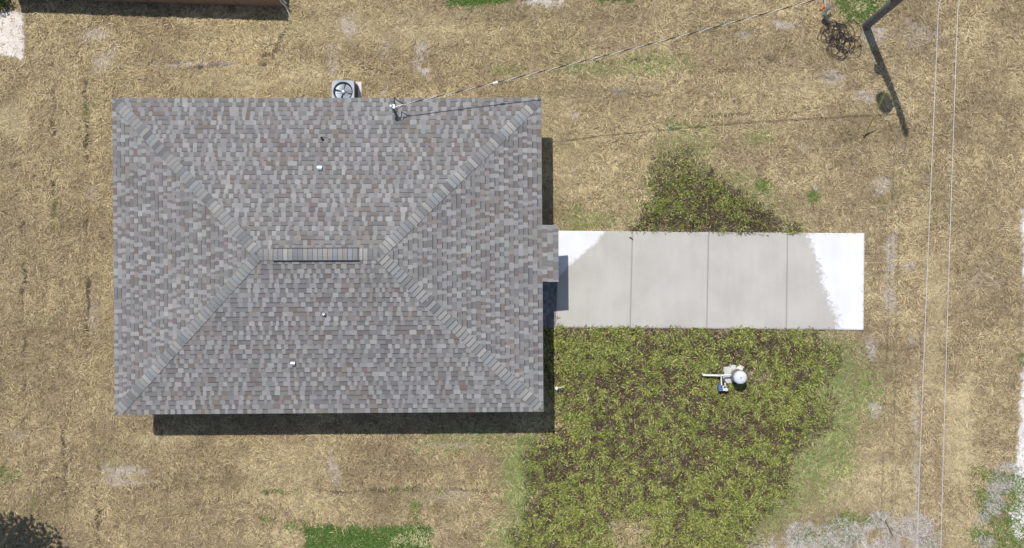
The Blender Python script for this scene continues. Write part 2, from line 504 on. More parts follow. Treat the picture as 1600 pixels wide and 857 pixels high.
# ------------------------------------------------------------------ house corners (eave plane) and driveway
ZE, PITCH = 2.485, 0.247
RC = [P(175.5, 153.5, ZE), P(845.5, 153, ZE), P(849, 643.5, ZE), P(179.5, 648, ZE)]   # NW NE SE SW
RWD = ((RC[1]-RC[0]).length+(RC[2]-RC[3]).length)/2
RDP = ((RC[3]-RC[0]).length+(RC[2]-RC[1]).length)/2
RUN = RDP/2


def roofmap(u, v, h=0.0):
    """u east from the west eave, v south from the north eave; h above the roof plane"""
    a, b = u/RWD, v/RDP
    p = RC[0]*(1-a)*(1-b)+RC[1]*a*(1-b)+RC[2]*a*b+RC[3]*(1-a)*b
    d = min(u, RWD-u, v, RDP-v)
    return Vector((p.x, p.y, ZE+PITCH*d+h))


DR = [(872.5, 361), (1350, 365), (1348.5, 516), (868, 512)]


def in_quad(x, y, q, margin=0.0):
    """distance inside a convex pixel quad on the ground (metres, positive inside)"""
    px, py = to_px(x, y)
    return sdf(q, px, py)/50.0-margin


OVER = 0.42
wallq = [roofmap(OVER, OVER), roofmap(RWD-OVER, OVER), roofmap(RWD-OVER, RDP-OVER), roofmap(OVER, RDP-OVER)]
wq_px = [tuple(float(c) for c in to_px(np.array(p.x), np.array(p.y))) for p in wallq]
PORCH = [(845, 442), (868.5, 442), (868.5, 513), (845, 513)]


# ------------------------------------------------------------------ grass
def blades(name, x, y, z, yaw, ln, wd, pitch, c, leaf=False):
    dx, dy = np.cos(yaw), np.sin(yaw)
    cp, sp = np.cos(pitch), np.sin(pitch)
    n = len(x)
    if not leaf:
        v = np.empty((n, 3, 3))
        v[:, 0] = np.stack([x-dy*wd/2, y+dx*wd/2, z], -1)
        v[:, 1] = np.stack([x+dy*wd/2, y-dx*wd/2, z], -1)
        v[:, 2] = np.stack([x+dx*ln*cp, y+dy*ln*cp, z+ln*sp], -1)
        k = 3
    else:
        roll = rng.uniform(-0.7, 0.7, n)
        v = np.empty((n, 4, 3))
        mx, my, mz = x+dx*ln*cp*0.5, y+dy*ln*cp*0.5, z+ln*sp*0.5+0.1*ln
        cr, sr = np.cos(roll)*wd/2, np.sin(roll)*wd/2
        v[:, 0] = np.stack([x, y, z], -1)
        v[:, 1] = np.stack([mx+dy*cr, my-dx*cr, mz+sr], -1)
        v[:, 2] = np.stack([x+dx*ln*cp, y+dy*ln*cp, z+ln*sp], -1)
        v[:, 3] = np.stack([mx-dy*cr, my+dx*cr, mz-sr], -1)
        k = 4
    cc = np.concatenate([np.repeat(c, k, 0), np.ones((n*k, 1))], 1)
    return np_mesh(name, v.reshape(-1, 3), np.arange(n*k).reshape(n, k), cc, M['blade'])


def scatter(n):
    return rng.uniform(-18.6, 15.4, n), rng.uniform(-9.5, 10.0, n)


def clear_mask(x, y, over_edge=0.03):
    ok = sdf(wq_px, *to_px(x, y)) < 2
    ok &= in_quad(x, y, DR) < over_edge*rng.random(len(x))**2
    ok &= in_quad(x, y, PORCH) < 0.0
    ok &= in_quad(x, y, [(522, 131), (565, 131), (565, 172), (522, 172)]) < 0
    ok &= in_quad(x, y, [(1131, 572), (1158, 572), (1158, 600), (1131, 600)]) < 0
    return ok


def pick(n, pal, w):
    pal = np.asarray(pal)
    return pal[rng.choice(len(pal), n, p=np.asarray(w)/np.sum(w))]


# dry grass: a short matted layer, then longer pale strands lying in tufts
for layer, N in (('mat', 620000), ('strand', 560000)):
    x, y = scatter(N)
    dens = 1-0.74*samp(bare, x, y)-0.95*samp(sand, x, y)-0.75*samp(debris, x, y)-0.97*samp(seam_and_shade, x, y)-0.85*samp(weed, x, y)-0.97*samp(sod, x, y)-0.7*samp(clump, x, y)
    patch = fbm(x*0.55, y*0.55, 61, 4)
    patch2 = fbm(x*3.0, y*3.0, 67, 3)
    if layer == 'mat': dens *= np.clip(0.5+0.8*patch2, 0.2, 1)
    else: dens *= np.clip(2.3*(patch2-0.34)+0.9*(patch-0.45)+0.3*samp(bright, x, y)+0.12, 0.03, 1)
    k = (rng.random(N) < dens) & clear_mask(x, y)
    x, y, patch, patch2 = x[k], y[k], patch[k], patch2[k]
    n = len(x)
    if layer == 'mat':
        c = pick(n, [(0.46, 0.375, 0.235), (0.38, 0.305, 0.185), (0.30, 0.235, 0.14), (0.20, 0.15, 0.09), (0.11, 0.08, 0.052)], [0.26, 0.28, 0.24, 0.13, 0.09])
        ln, wd, pit = rng.uniform(0.05, 0.15, n), rng.uniform(0.010, 0.022, n), np.abs(rng.normal(0.25, 0.25, n))
    else:
        c = pick(n, [(0.58, 0.49, 0.315), (0.68, 0.59, 0.40), (0.50, 0.41, 0.25), (0.40, 0.31, 0.18), (0.56, 0.50, 0.38)], [0.32, 0.22, 0.22, 0.14, 0.10])
        ln, wd, pit = rng.uniform(0.08, 0.23, n), rng.uniform(0.009, 0.020, n), np.abs(rng.normal(0.22, 0.2, n))
    c = c*(np.array((0.865, 0.828, 0.725))*(0.70+0.56*patch)[:, None])*rng.normal(1, 0.12, n)[:, None]
    left = sstep(-13.2, -14.2, x+0.5*np.sin(y))
    streak = left*fbm(x*2.6, y*0.22, 161, 3)+(1-left)*fbm(x*0.28, y*2.4, 163, 3)
    c = c*(0.80+0.46*streak)[:, None]
    warm = sstep(5.0, 12.0, x)*0.5
    c = c*np.stack([1-0.01*warm, 1-0.015*warm, 1+0.02*warm], -1)
    c = lerp(c, (0.64, 0.545, 0.33), samp(bright, x, y)*0.45)
    lg = samp(lgreen, x, y)+0.08*(fbm(x*0.35, y*0.35, 71, 3) > 0.6)
    isg = rng.random(n) < lg*0.85
    gcol = pick(n, [(0.22, 0.28, 0.085), (0.31, 0.345, 0.135), (0.15, 0.21, 0.055)], [0.4, 0.3, 0.3])*rng.normal(1, 0.12, n)[:, None]
    c = np.where(isg[:, None], gcol, c)
    # a lay direction that drifts across the lawn, so the straw reads as tufts
    yaw = fbm(x*1.3, y*1.3, 81, 3)*math.pi*5+fbm(x*4, y*4, 83, 2)*6+rng.normal(0, 0.55, n)
    o = blades('dry_grass', x, y, gz(x, y)+rng.uniform(0, 0.02, n)+(0.015 if layer == 'strand' else 0.0), yaw, ln, wd, pit, np.clip(c, 0.01, 0.8))
    tag(o, 'short matted tan grass covering the lawn' if layer == 'mat' else 'longer pale straw lying in tufts on the lawn', None, kind='stuff')

# weeds: broad yellow-green and brown leaves
N = 700000
x, y = rng.uniform(-2.2, 9.6, N), rng.uniform(-9.5, 4.2, N)
k = (rng.random(N) < samp(weed, x, y)) & clear_mask(x, y, 0.10)
x, y = x[k], y[k]
n = len(x)
g1 = fbm(x*0.7, y*1.3, 91, 4); g2 = fbm(x*5.5, y*5.5, 93, 2)
up = to_px(x, y)[1] < 440
low_ = sstep(-5.0, -8.0, y)
lush = samp(weed_lush, x, y)
pg = np.clip(0.6*lush+(g1-0.5)*0.75+(g2-0.5)*2.0+0.335-0.10*up*(1+1.0*(to_px(x, y)[1] > 342))+0.10*low_, 0.05, 0.85)
isg = rng.random(n) < pg
gc = pick(n, [(0.31, 0.33, 0.075), (0.19, 0.235, 0.055), (0.44, 0.44, 0.13), (0.115, 0.155, 0.04), (0.46, 0.43, 0.22)], [0.27, 0.23, 0.20, 0.21, 0.09])
bc = pick(n, [(0.10, 0.066, 0.049), (0.15, 0.105, 0.077), (0.058, 0.042, 0.034), (0.25, 0.20, 0.14), (0.10, 0.10, 0.04)], [0.32, 0.25, 0.18, 0.11, 0.14])
c = np.where(isg[:, None], gc*0.9*(1-0.16*up)[:, None], bc*0.92)*rng.normal(1, 0.2, n)[:, None]
o = blades('weeds', x, y, gz(x, y)+rng.random(n)**1.5*0.09*(0.3+isg), fbm(x*1.6, y*1.6, 97, 3)*15+rng.normal(0, 0.8, n), rng.uniform(0.055, 0.135, n), rng.uniform(0.013, 0.030, n), rng.normal(0.28, 0.38, n), np.clip(c, 0.01, 0.8), leaf=True)
tag(o, 'yellow-green and brown broad-leaved weeds beside the driveway', None, kind='stuff')

# lush sod and green clumps
N = 900000
x, y = scatter(N)
w = np.maximum(samp(sod, x, y), np.clip(samp(clump, x, y)*1.5, 0, 1)*np.clip(4*(fbm(x*2.5, y*2.5, 101, 3)-0.22), 0.05, 1))
k = (rng.random(N) < w) & clear_mask(x, y)
x, y = x[k], y[k]
n = len(x)
so_ = samp(sod, x, y)
c = pick(n, [(0.095, 0.18, 0.04), (0.15, 0.25, 0.06), (0.06, 0.12, 0.024), (0.24, 0.31, 0.10)], [0.4, 0.27, 0.23, 0.1])
olive = pick(n, [(0.13, 0.20, 0.045), (0.20, 0.27, 0.075), (0.08, 0.135, 0.03), (0.34, 0.32, 0.15)], [0.38, 0.26, 0.26, 0.10])
c = np.where((so_ > 0.4)[:, None], c, olive)
pale = rng.random(n) < samp(sodpale, x, y)*0.8
c = np.where(pale[:, None], pick(n, [(0.55, 0.52, 0.30), (0.45, 0.46, 0.2)], [0.6, 0.4]), c)*rng.normal(1, 0.14, n)[:, None]
o = blades('green_grass', x, y, gz(x, y), rng.uniform(0, 2*math.pi, n), rng.uniform(0.05, 0.14, n)*np.where(so_ > 0.4, 1.0, 1.4), rng.uniform(0.009, 0.02, n)*np.where(so_ > 0.4, 1.0, 1.3), np.abs(rng.normal(0.5, 0.3, n)), np.clip(c, 0.01, 0.8))
tag(o, 'fresh green grass in sod patches and clumps', None, kind='stuff')

# dead brush on the pale ground at the lower right
N = 160000
x, y = rng.uniform(4, 15.4, N), rng.uniform(-9.5, -5.5, N)
k = rng.random(N) < samp(debris, x, y)*0.45
x, y = x[k], y[k]
n = len(x)
c = pick(n, [(0.55, 0.51, 0.465), (0.40, 0.365, 0.335), (0.22, 0.185, 0.165), (0.34, 0.17, 0.10), (0.70, 0.65, 0.58)], [0.35, 0.25, 0.2, 0.06, 0.14])*rng.normal(1, 0.12, n)[:, None]
o = blades('dead_brush', x, y, gz(x, y)+rng.uniform(0, 0.04, n), rng.uniform(0, 2*math.pi, n), rng.uniform(0.06, 0.25, n), rng.uniform(0.006, 0.016, n), np.abs(rng.normal(0.2, 0.2, n)), np.clip(c, 0.01, 0.8))
tag(o, 'pale dead brush lying on grey sand', None, kind='stuff')

# small clods and bits on the sand
# ------------------------------------------------------------------ driveway
m = bpy.data.materials.new('driveway_concrete')
m.use_nodes = True
nt = m.node_tree
L = nt.links.new
bs = nt.nodes['Principled BSDF']
bs.inputs['Roughness'].default_value = 0.85
bs.inputs['Specular IOR Level'].default_value = 0.2
at = nt.nodes.new('ShaderNodeAttribute'); at.attribute_name = 'Col'
sp = nt.nodes.new('ShaderNodeSeparateColor'); L(at.outputs['Color'], sp.inputs[0])
geo = nt.nodes.new('ShaderNodeNewGeometry')


def noise(scale, detail=4.0, stretch=None):
    nz = nt.nodes.new('ShaderNodeTexNoise')
    nz.inputs['Scale'].default_value = scale
    nz.inputs['Detail'].default_value = detail
    if stretch:
        mp = nt.nodes.new('ShaderNodeMapping'); mp.inputs['Scale'].default_value = stretch
        L(geo.outputs['Position'], mp.inputs['Vector']); L(mp.outputs[0], nz.inputs['Vector'])
    else: L(geo.outputs['Position'], nz.inputs['Vector'])
    return nz.outputs['Fac']


def math_(op, a, b):
    n_ = nt.nodes.new('ShaderNodeMath'); n_.operation = op
    for i, q in enumerate((a, b)):
        if isinstance(q, (int, float)): n_.inputs[i].default_value = q
        else: L(q, n_.inputs[i])
    return n_.outputs[0]


def ramp(v, a, b, lo=0.0, hi=1.0):
    n_ = nt.nodes.new('ShaderNodeMapRange'); n_.interpolation_type = 'SMOOTHSTEP'
    L(v, n_.inputs['Value'])
    for k_, q in (('From Min', a), ('From Max', b), ('To Min', lo), ('To Max', hi)): n_.inputs[k_].default_value = q
    return n_.outputs[0]


# red channel: signed distance to the stain's edge; green: how speckled that edge is
edge = math_('ADD', sp.outputs[0], math_('MULTIPLY', math_('SUBTRACT', noise(9.0, 6.0), 0.5), sp.outputs[1]))
edge = math_('ADD', edge, math_('MULTIPLY', math_('SUBTRACT', noise(45.0, 3.0), 0.5), math_('MULTIPLY', sp.outputs[1], 0.9)))
fac = ramp(edge, 0.42, 0.58)
mx = nt.nodes.new('ShaderNodeMix'); mx.data_type = 'RGBA'
L(fac, mx.inputs[0])
mx.inputs[6].default_value = (0.425, 0.402, 0.365, 1)
mx.inputs[7].default_value = (0.66, 0.66, 0.66, 1)
f2 = math_('MULTIPLY', ramp(noise(0.9, 5.0), 0.3, 0.7, 0.94, 1.06), ramp(noise(1.3, 5.0, (4.0, 0.6, 1.0)), 0.3, 0.7, 0.978, 1.022))
f2 = math_('MULTIPLY', f2, ramp(noise(110.0, 2.0), 0.3, 0.7, 0.955, 1.045))
f2 = math_('MULTIPLY', f2, ramp(noise(16.0, 2.0), 0.72, 0.78, 1.0, 0.9))
vm = nt.nodes.new('ShaderNodeVectorMath'); vm.operation = 'SCALE'
L(mx.outputs[2], vm.inputs[0]); L(f2, vm.inputs['Scale'])
L(vm.outputs[0], bs.inputs['Base Color'])
M['drive'] = m

DP = [P(*q) for q in DR]
drive = thing('driveway', P(1110, 438, 0), 'pale concrete driveway of four slabs in front of the house', 'driveway')
drive['kind'] = 'structure'
LEFTW = [(860, 350), (948, 350), (943, 366), (925, 385), (905, 402), (890, 414), (880, 424), (870, 434), (860, 440)]
RIGHTW = [(1256, 350), (1262, 372), (1272, 395), (1280, 415), (1286, 445), (1294, 465), (1303, 485), (1309, 500), (1312, 530), (1370, 530), (1370, 350)]
JT = [(872.5-868, 0)]
fr = [0, 0.2445, 0.494, 0.7515, 1.0]
for si in range(4):
    a0, a1 = fr[si], fr[si+1]
    g0 = 0.0 if si == 0 else 0.0005
    g1 = 0.0 if si == 3 else 0.0005
    nx, ny = 44, 56
    us = np.linspace(a0+g0, a1-g1, nx); vs_ = np.linspace(0, 1, ny)
    U, V = np.meshgrid(us, vs_)
    co = np.stack([sum(w_*d[i] for w_, d in zip(((1-U)*(1-V), U*(1-V), U*V, (1-U)*V), DP)) for i in range(2)], -1)
    jag = np.zeros(U.shape)
    px, py = to_px(co[..., 0], co[..., 1])
    dl, dr = sdf(LEFTW, px, py), sdf(RIGHTW, px, py)
    right = dr > dl
    d = np.maximum(dl, dr)
    C = np.stack([np.clip(0.5+d/40, -1.5, 2.5), np.where(right, 0.75, 0.26), np.zeros(U.shape)], -1)
    top = 0.055
    co3 = np.concatenate([co, np.full(U.shape+(1,), top)], -1).reshape(-1, 3)
    idx = np.arange(nx*ny).reshape(ny, nx)
    q = np.stack([idx[1:, :-1], idx[1:, 1:], idx[:-1, 1:], idx[:-1, :-1]], -1).reshape(-1, 4)
    ring = np.concatenate([idx[0, :], idx[1:, -1], idx[-1, :-1][::-1], idx[1:-1, 0][::-1]])
    low = co3[ring].copy(); low[:, 2] = -0.09
    nb = len(co3)
    li = nb+np.arange(len(ring))
    side = np.stack([ring, np.roll(ring, -1), np.roll(li, -1), li], -1)
    allc = np.concatenate([C.reshape(-1, 3), C.reshape(-1, 3)[ring]])
    o = np_mesh('slab', np.concatenate([co3, low]), np.concatenate([q, side]), np.concatenate([allc, np.ones((len(allc), 1))], 1), M['drive'])
    setp(o, drive)
b = MB()
for j in fr[1:4]:
    p0 = DP[0].lerp(DP[1], j); p1 = DP[3].lerp(DP[2], j)
    b.tube([(p0.x, p0.y, 0.044), (p1.x, p1.y, 0.044)], 0.010, 4)
setp(b.build('joint_filler', mat('joint_filler', (0.26, 0.25, 0.235), 0.9)), drive)

# shaded walkway slab between the house and the driveway
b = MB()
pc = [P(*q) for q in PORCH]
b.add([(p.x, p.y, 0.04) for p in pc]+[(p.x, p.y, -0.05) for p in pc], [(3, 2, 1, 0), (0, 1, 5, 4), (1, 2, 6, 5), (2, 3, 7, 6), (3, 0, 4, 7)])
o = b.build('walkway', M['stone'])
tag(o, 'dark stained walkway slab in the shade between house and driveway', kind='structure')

# ------------------------------------------------------------------ house
hc = roofmap(RWD/2, RDP/2); hc.z = 0
house = thing('house', hc, 'house with grey and brown shingle hip roof seen from above', 'house')
# walls
b = MB()
n4 = len(wallq)
th = 0.15
inn = [roofmap(OVER+th, OVER+th), roofmap(RWD-OVER-th, OVER+th), roofmap(RWD-OVER-th, RDP-OVER-th), roofmap(OVER+th, RDP-OVER-th)]
for ring_, flip in ((wallq, 1), (inn, -1)):
    vs = [(p.x, p.y, -0.05) for p in ring_]+[(p.x, p.y, 2.40) for p in ring_]
    fs = [(i, (i+1) % 4, 4+(i+1) % 4, 4+i)[::flip] for i in range(4)]
    b.add(vs, fs)
b.build('wall', M['stucco'], house)
# roof deck: hip surface, soffit and fascia
b = MB()
JA, JB, JOUT = (352-153)/(643.5-153), (441-153)/(643.5-153), 0.475    # porch roof on the east eave
e4 = [roofmap(0, 0, -0.004), roofmap(RWD, 0, -0.004), roofmap(RWD, RDP, -0.004), roofmap(0, RDP, -0.004)]
r2 = [roofmap(RUN, RUN, -0.004), roofmap(RWD-RUN, RUN, -0.004)]
low = [Vector((p.x, p.y, p.z-0.14)) for p in e4]
b.add(e4+r2+low, [(0, 4, 5, 1), (1, 5, 2), (2, 5, 4, 3), (3, 4, 0), (0, 1, 7, 6), (1, 2, 8, 7), (2, 3, 9, 8), (3, 0, 6, 9), (6, 7, 8, 9)])


def eastmap(s, t, h=0.0):
    """east slope, s south along the eave, t up the slope from the eave (negative on the porch roof)"""
    a, bb = (RWD-t)/RWD, s/RDP
    p = RC[0]*(1-a)*(1-bb)+RC[1]*a*(1-bb)+RC[2]*a*bb+RC[3]*(1-a)*bb
    return Vector((p.x, p.y, ZE+PITCH*t+h))


j0, j1 = JA*RDP, JB*RDP
jv = [eastmap(j0, 0.0, -0.006), eastmap(j0, -JOUT, -0.006), eastmap(j1, -JOUT, -0.006), eastmap(j1, 0.0, -0.006)]
jl = [Vector((p.x, p.y, p.z-0.13)) for p in jv]
b.add(jv+jl, [(0, 3, 2, 1), (0, 1, 5, 4), (1, 2, 6, 5), (2, 3, 7, 6), (4, 5, 6, 7)])
roof = b.build('roof', M['felt_cap_shade'], house)
# fascia and gutters' drip edge
b = MB()
for i in range(4):
    p, q = e4[i], e4[(i+1) % 4]
    dv = (q-p).normalized(); nrm = Vector((dv.y, -dv.x, 0))
    if (p+q).dot(nrm) < (hc*2).dot(nrm): nrm = -nrm
    a_ = p+nrm*0.004; c_ = q+nrm*0.004
    b.add([(a_.x, a_.y, a_.z-0.012), (c_.x, c_.y, c_.z-0.012), (c_.x, c_.y, c_.z-0.15), (a_.x, a_.y, a_.z-0.15), (a_.x-nrm.x*0.003, a_.y-nrm.y*0.003, a_.z-0.012), (c_.x-nrm.x*0.003, c_.y-nrm.y*0.003, c_.z-0.012)], [(0, 1, 2, 3), (0, 4, 5, 1)])
b.build('fascia', M['trim'], roof)

# shingles
SL = {
    'n': (RWD, lambda s, t: (s, t)),
    's': (RWD, lambda s, t: (s, RDP-t)),
    'w': (RDP, lambda s, t: (t, s)),
    'e': (RDP, lambda s, t: (RWD-t, s)),
}
NC_ = 34
EXP = RUN/NC_
LIGHT = [(0.287, 0.288, 0.288), (0.266, 0.266, 0.268), (0.243, 0.241, 0.244), (0.233, 0.214, 0.203), (0.312, 0.313, 0.309), (0.220, 0.214, 0.212)]
LW = [0.20, 0.26, 0.24, 0.12, 0.06, 0.12]
DARK = [(0.190, 0.187, 0.189), (0.174, 0.170, 0.170), (0.186, 0.169, 0.160), (0.176, 0.153, 0.142), (0.208, 0.206, 0.206)]
DW = [0.34, 0.24, 0.2, 0.1, 0.12]
pieces = []                                    # (width, slope, s0, s1, t0, t1, raised, colour, clipped)


def vary(c):
    g = random.gauss(1, 0.05)
    return tuple(min(0.6, q*g*k_*random.gauss(1, 0.012)) for q, k_ in zip(c, (0.897, 0.875, 0.845)))


def row(sl, lo, hi, t0, t1, jut=False):
    s = lo-random.uniform(0, 3.0)
    raised = random.random() < 0.5
    while s < hi:
        r_ = random.random()
        if raised: w_ = random.choice((0.08, 0.10, 0.11, 0.12, 0.13, 0.14, 0.16, 0.20))
        else: w_ = random.choice((0.07, 0.09, 0.11, 0.13, 0.16, 0.20, 0.24))
        if s+w_ < lo:
            s += w_; raised = not raised
            continue
        # warm and dark pieces come in loose clusters, as the bundles were laid
        kx, ky = np.array(s*0.8+{'n': 0, 's': 40, 'w': 80, 'e': 120}[sl]), np.array(t0*1.1)
        cl = float(fbm(kx, ky, 131, 3))
        warm_ = max(0.25, (cl-0.34)*5.0); lite_ = max(0.15, 1+(0.5-float(fbm(kx+7, ky+9, 137, 3)))*2)
        if raised: c_ = vary(random.choices(LIGHT, [LW[0]*lite_, LW[1], LW[2], LW[3]*warm_, LW[4]*lite_, LW[5]])[0])
        else: c_ = vary(random.choices(DARK, [DW[0], DW[1], DW[2]*warm_, DW[3]*warm_, DW[4]])[0])
        a_, b_ = s, s+w_
        if jut: a0_, a1_, b0_, b1_ = max(a_, lo), max(a_, lo), min(b_, hi), min(b_, hi)
        else: a0_, a1_, b0_, b1_ = max(a_, t0), max(a_, t1), min(b_, hi+t0-t0), min(b_, hi-(t1-t0))
        if b0_-a0_ > 0.01 and b1_-a1_ > -0.05:
            b1_ = max(b1_, a1_+0.001)
            clip = (a0_ != a_ or a1_ != a_ or b0_ != b_ or b1_ != b_)
            pieces.append((w_, sl, a0_, b0_, a1_, b1_, t0, t1, raised, c_, clip))
        s = b_
        raised = not raised if random.random() < 0.90 else raised


for sl in 'nswe':
    Ln = SL[sl][0]
    for i in range(NC_):
        t0, t1 = i*EXP, (i+1)*EXP
        row(sl, t0, Ln-t0, t0, t1)
k_ = -JOUT
row('e', j0, j1, -JOUT, -JOUT+EXP*1.2, True)
row('e', j0, j1, -JOUT+EXP*1.2, -JOUT+EXP*2.4, True)
row('e', j0, j1, -JOUT+EXP*2.4, 0.0, True)
order = sorted(range(len(pieces)), key=lambda i: (pieces[i][10], -pieces[i][0], random.random()))
solo = set(order[:300])


def smap(sl, s, t, h):
    if sl == 'e': return eastmap(s, t, h)
    u, v = SL[sl][1](s, t)
    p = roofmap(u, v)
    return Vector((p.x, p.y, ZE+PITCH*t+h))


field = MB()
solo_mesh = {}
DASH = (0.088, 0.086, 0.09)
for i, (w_, sl, a0_, b0_, a1_, b1_, t0, t1, raised, c_, clip) in enumerate(pieces):
    hb, ht = (0.0175, 0.007) if raised else (0.0085, 0.003)
    if i in solo:
        key = (round(w_, 3), raised, sl)
        if key not in solo_mesh:
            o0 = smap(sl, a0_, t0, 0)
            V = [smap(sl, *st)-o0 for st in ((a0_, t0, hb), (b0_, t0, hb), (b1_, t1+0.006, ht), (a1_, t1+0.006, ht), (a0_, t0, 0), (b0_, t0, 0), (b1_, t1+0.006, 0), (a1_, t1+0.006, 0))]
            me = bpy.data.meshes.new('shingle')
            me.from_pydata([tuple(v) for v in V], [], [(0, 1, 2, 3), (0, 4, 5, 1), (1, 5, 6, 2), (3, 7, 4, 0)])
            me.materials.append(M['shingle_piece'])
            me.update()
            solo_mesh[key] = me
        o = bpy.data.objects.new('shingle', solo_mesh[key])
        col.objects.link(o)
        o.location = smap(sl, a0_, t0, 0)
        o.color = (*c_, 1)
        setp(o, roof)
    else:
        V = [smap(sl, *st) for st in ((a0_, t0, hb), (b0_, t0, hb), (b1_, t1+0.006, ht), (a1_, t1+0.006, ht), (a0_, t0, 0), (b0_, t0, 0), (b1_, t1+0.006, 0), (a1_, t1+0.006, 0))]
        field.add(V, [(0, 1, 2, 3), (0, 4, 5, 1), (1, 5, 6, 2), (3, 7, 4, 0)], c_)
    if not raised and not clip and t0 >= 0 and random.random() < {'n': 0.9, 's': 0.85, 'w': 0.85, 'e': 0.85}[sl]:
        ta = t1-0.026
        V = [smap(sl, a0_, ta, 0.0052), smap(sl, b0_, ta, 0.0052), smap(sl, b0_, t1+0.004, 0.0052), smap(sl, a0_, t1+0.004, 0.0052)]
        field.add(V, [(0, 1, 2, 3)], DASH)
o = field.build('shingle_field', M['shingle'], roof, colors=True)
o['kind'] = 'stuff'


# hip and ridge caps
def cap_mesh(length, half, drop, lift):
    """x along the ridge line (the butt end at 0), folded over it"""
    me = bpy.data.meshes.new('ridge_cap')
    h0, h1 = 0.036+lift, 0.014+lift
    def sec(x, h, hw): return [(x, -hw, -drop*hw+h+0.004), (x, -hw*0.25, -drop*hw*0.25+h), (x, hw*0.25, -drop*hw*0.25+h), (x, hw, -drop*hw+h+0.004)]
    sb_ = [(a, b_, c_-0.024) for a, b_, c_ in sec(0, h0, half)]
    xm = CE-0.027                              # dark strip, joint shadow coloured in below the next cap's butt
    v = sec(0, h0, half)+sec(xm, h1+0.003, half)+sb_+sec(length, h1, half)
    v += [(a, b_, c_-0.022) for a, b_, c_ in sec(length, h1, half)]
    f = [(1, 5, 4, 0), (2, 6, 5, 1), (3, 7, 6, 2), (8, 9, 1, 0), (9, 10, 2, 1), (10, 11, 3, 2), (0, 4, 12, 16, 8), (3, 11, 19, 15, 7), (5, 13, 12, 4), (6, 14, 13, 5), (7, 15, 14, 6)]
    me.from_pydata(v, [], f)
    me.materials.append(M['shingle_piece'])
    me.materials.append(M['felt_cap_shade'])
    for i_ in range(8, 11): me.polygons[i_].material_index = 1  # these faces are coloured dark as the shadow in the joint
    me.update()
    return me


CAPC = [(0.262, 0.254, 0.238), (0.225, 0.226, 0.222), (0.300, 0.290, 0.268), (0.190, 0.190, 0.190), (0.158, 0.153, 0.150), (0.240, 0.250, 0.256)]
CAPW = [0.27, 0.25, 0.12, 0.16, 0.10, 0.10]
CE = 0.143
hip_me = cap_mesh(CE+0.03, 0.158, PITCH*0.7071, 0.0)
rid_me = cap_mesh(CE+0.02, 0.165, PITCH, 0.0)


def put_cap(me, p, q_dir, lift=0.0):
    x_ = q_dir.normalized()
    y_ = Vector((0, 0, 1)).cross(x_).normalized()
    z_ = x_.cross(y_)
    o = bpy.data.objects.new('ridge_cap', me)
    col.objects.link(o)
    o.matrix_world = Matrix.Translation(p+Vector((0, 0, lift))) @ Matrix((x_, y_, z_)).transposed().to_4x4()
    g = random.gauss(0.94, 0.045)
    c_ = random.choices(CAPC, CAPW)[0]
    o.color = (c_[0]*g, c_[1]*g, c_[2]*g, 1)
    setp(o, roof)


ends = [roofmap(RUN, RUN), roofmap(RWD-RUN, RUN)]
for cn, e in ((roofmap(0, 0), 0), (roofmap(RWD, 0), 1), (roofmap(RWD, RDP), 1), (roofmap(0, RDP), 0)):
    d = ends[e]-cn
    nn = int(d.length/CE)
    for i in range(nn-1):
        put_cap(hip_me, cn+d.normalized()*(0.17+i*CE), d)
d = ends[1]-ends[0]
nn = int(round(d.length/CE))
st_ = d.length/nn
v0, v1 = 3, nn-5+1
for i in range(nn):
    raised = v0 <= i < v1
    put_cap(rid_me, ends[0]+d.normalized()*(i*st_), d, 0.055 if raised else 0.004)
# ridge vent under the raised caps
b = MB()
pa, pb = ends[0]+d.normalized()*(v0*st_-0.02), ends[0]+d.normalized()*(v1*st_+0.02)
for sgn in (-1, 1):
    y0 = 0.190*sgn
    b.add([(pa.x, pa.y+y0, pa.z-0.05), (pb.x, pb.y+y0, pb.z-0.05), (pb.x, pb.y+y0, pb.z+0.030), (pa.x, pa.y+y0, pa.z+0.030), (pa.x, pa.y, pa.z+0.052), (pb.x, pb.y, pb.z+0.052), (pa.x, pa.y, pa.z-0.02), (pb.x, pb.y, pb.z-0.02)],
          [(0, 1, 2, 3), (3, 2, 5, 4), (0, 3, 4, 6), (1, 7, 5, 2)])
b.build('ridge_vent', M['black'], roof)


# roof penetrations
def roof_at(px, py, above=0.0):
    z = 3.0
    for _ in range(6):
        p = P(px, py, z)
        # invert the plan position
        a_ = (p.x-RC[0].x)/(RC[1].x-RC[0].x)*RWD
        b_ = (RC[0].y-p.y)/(RC[0].y-RC[3].y)*RDP
        z = ZE+PITCH*min(a_, b_, RWD-a_, RDP-b_)+above
    return P(px, py, z)


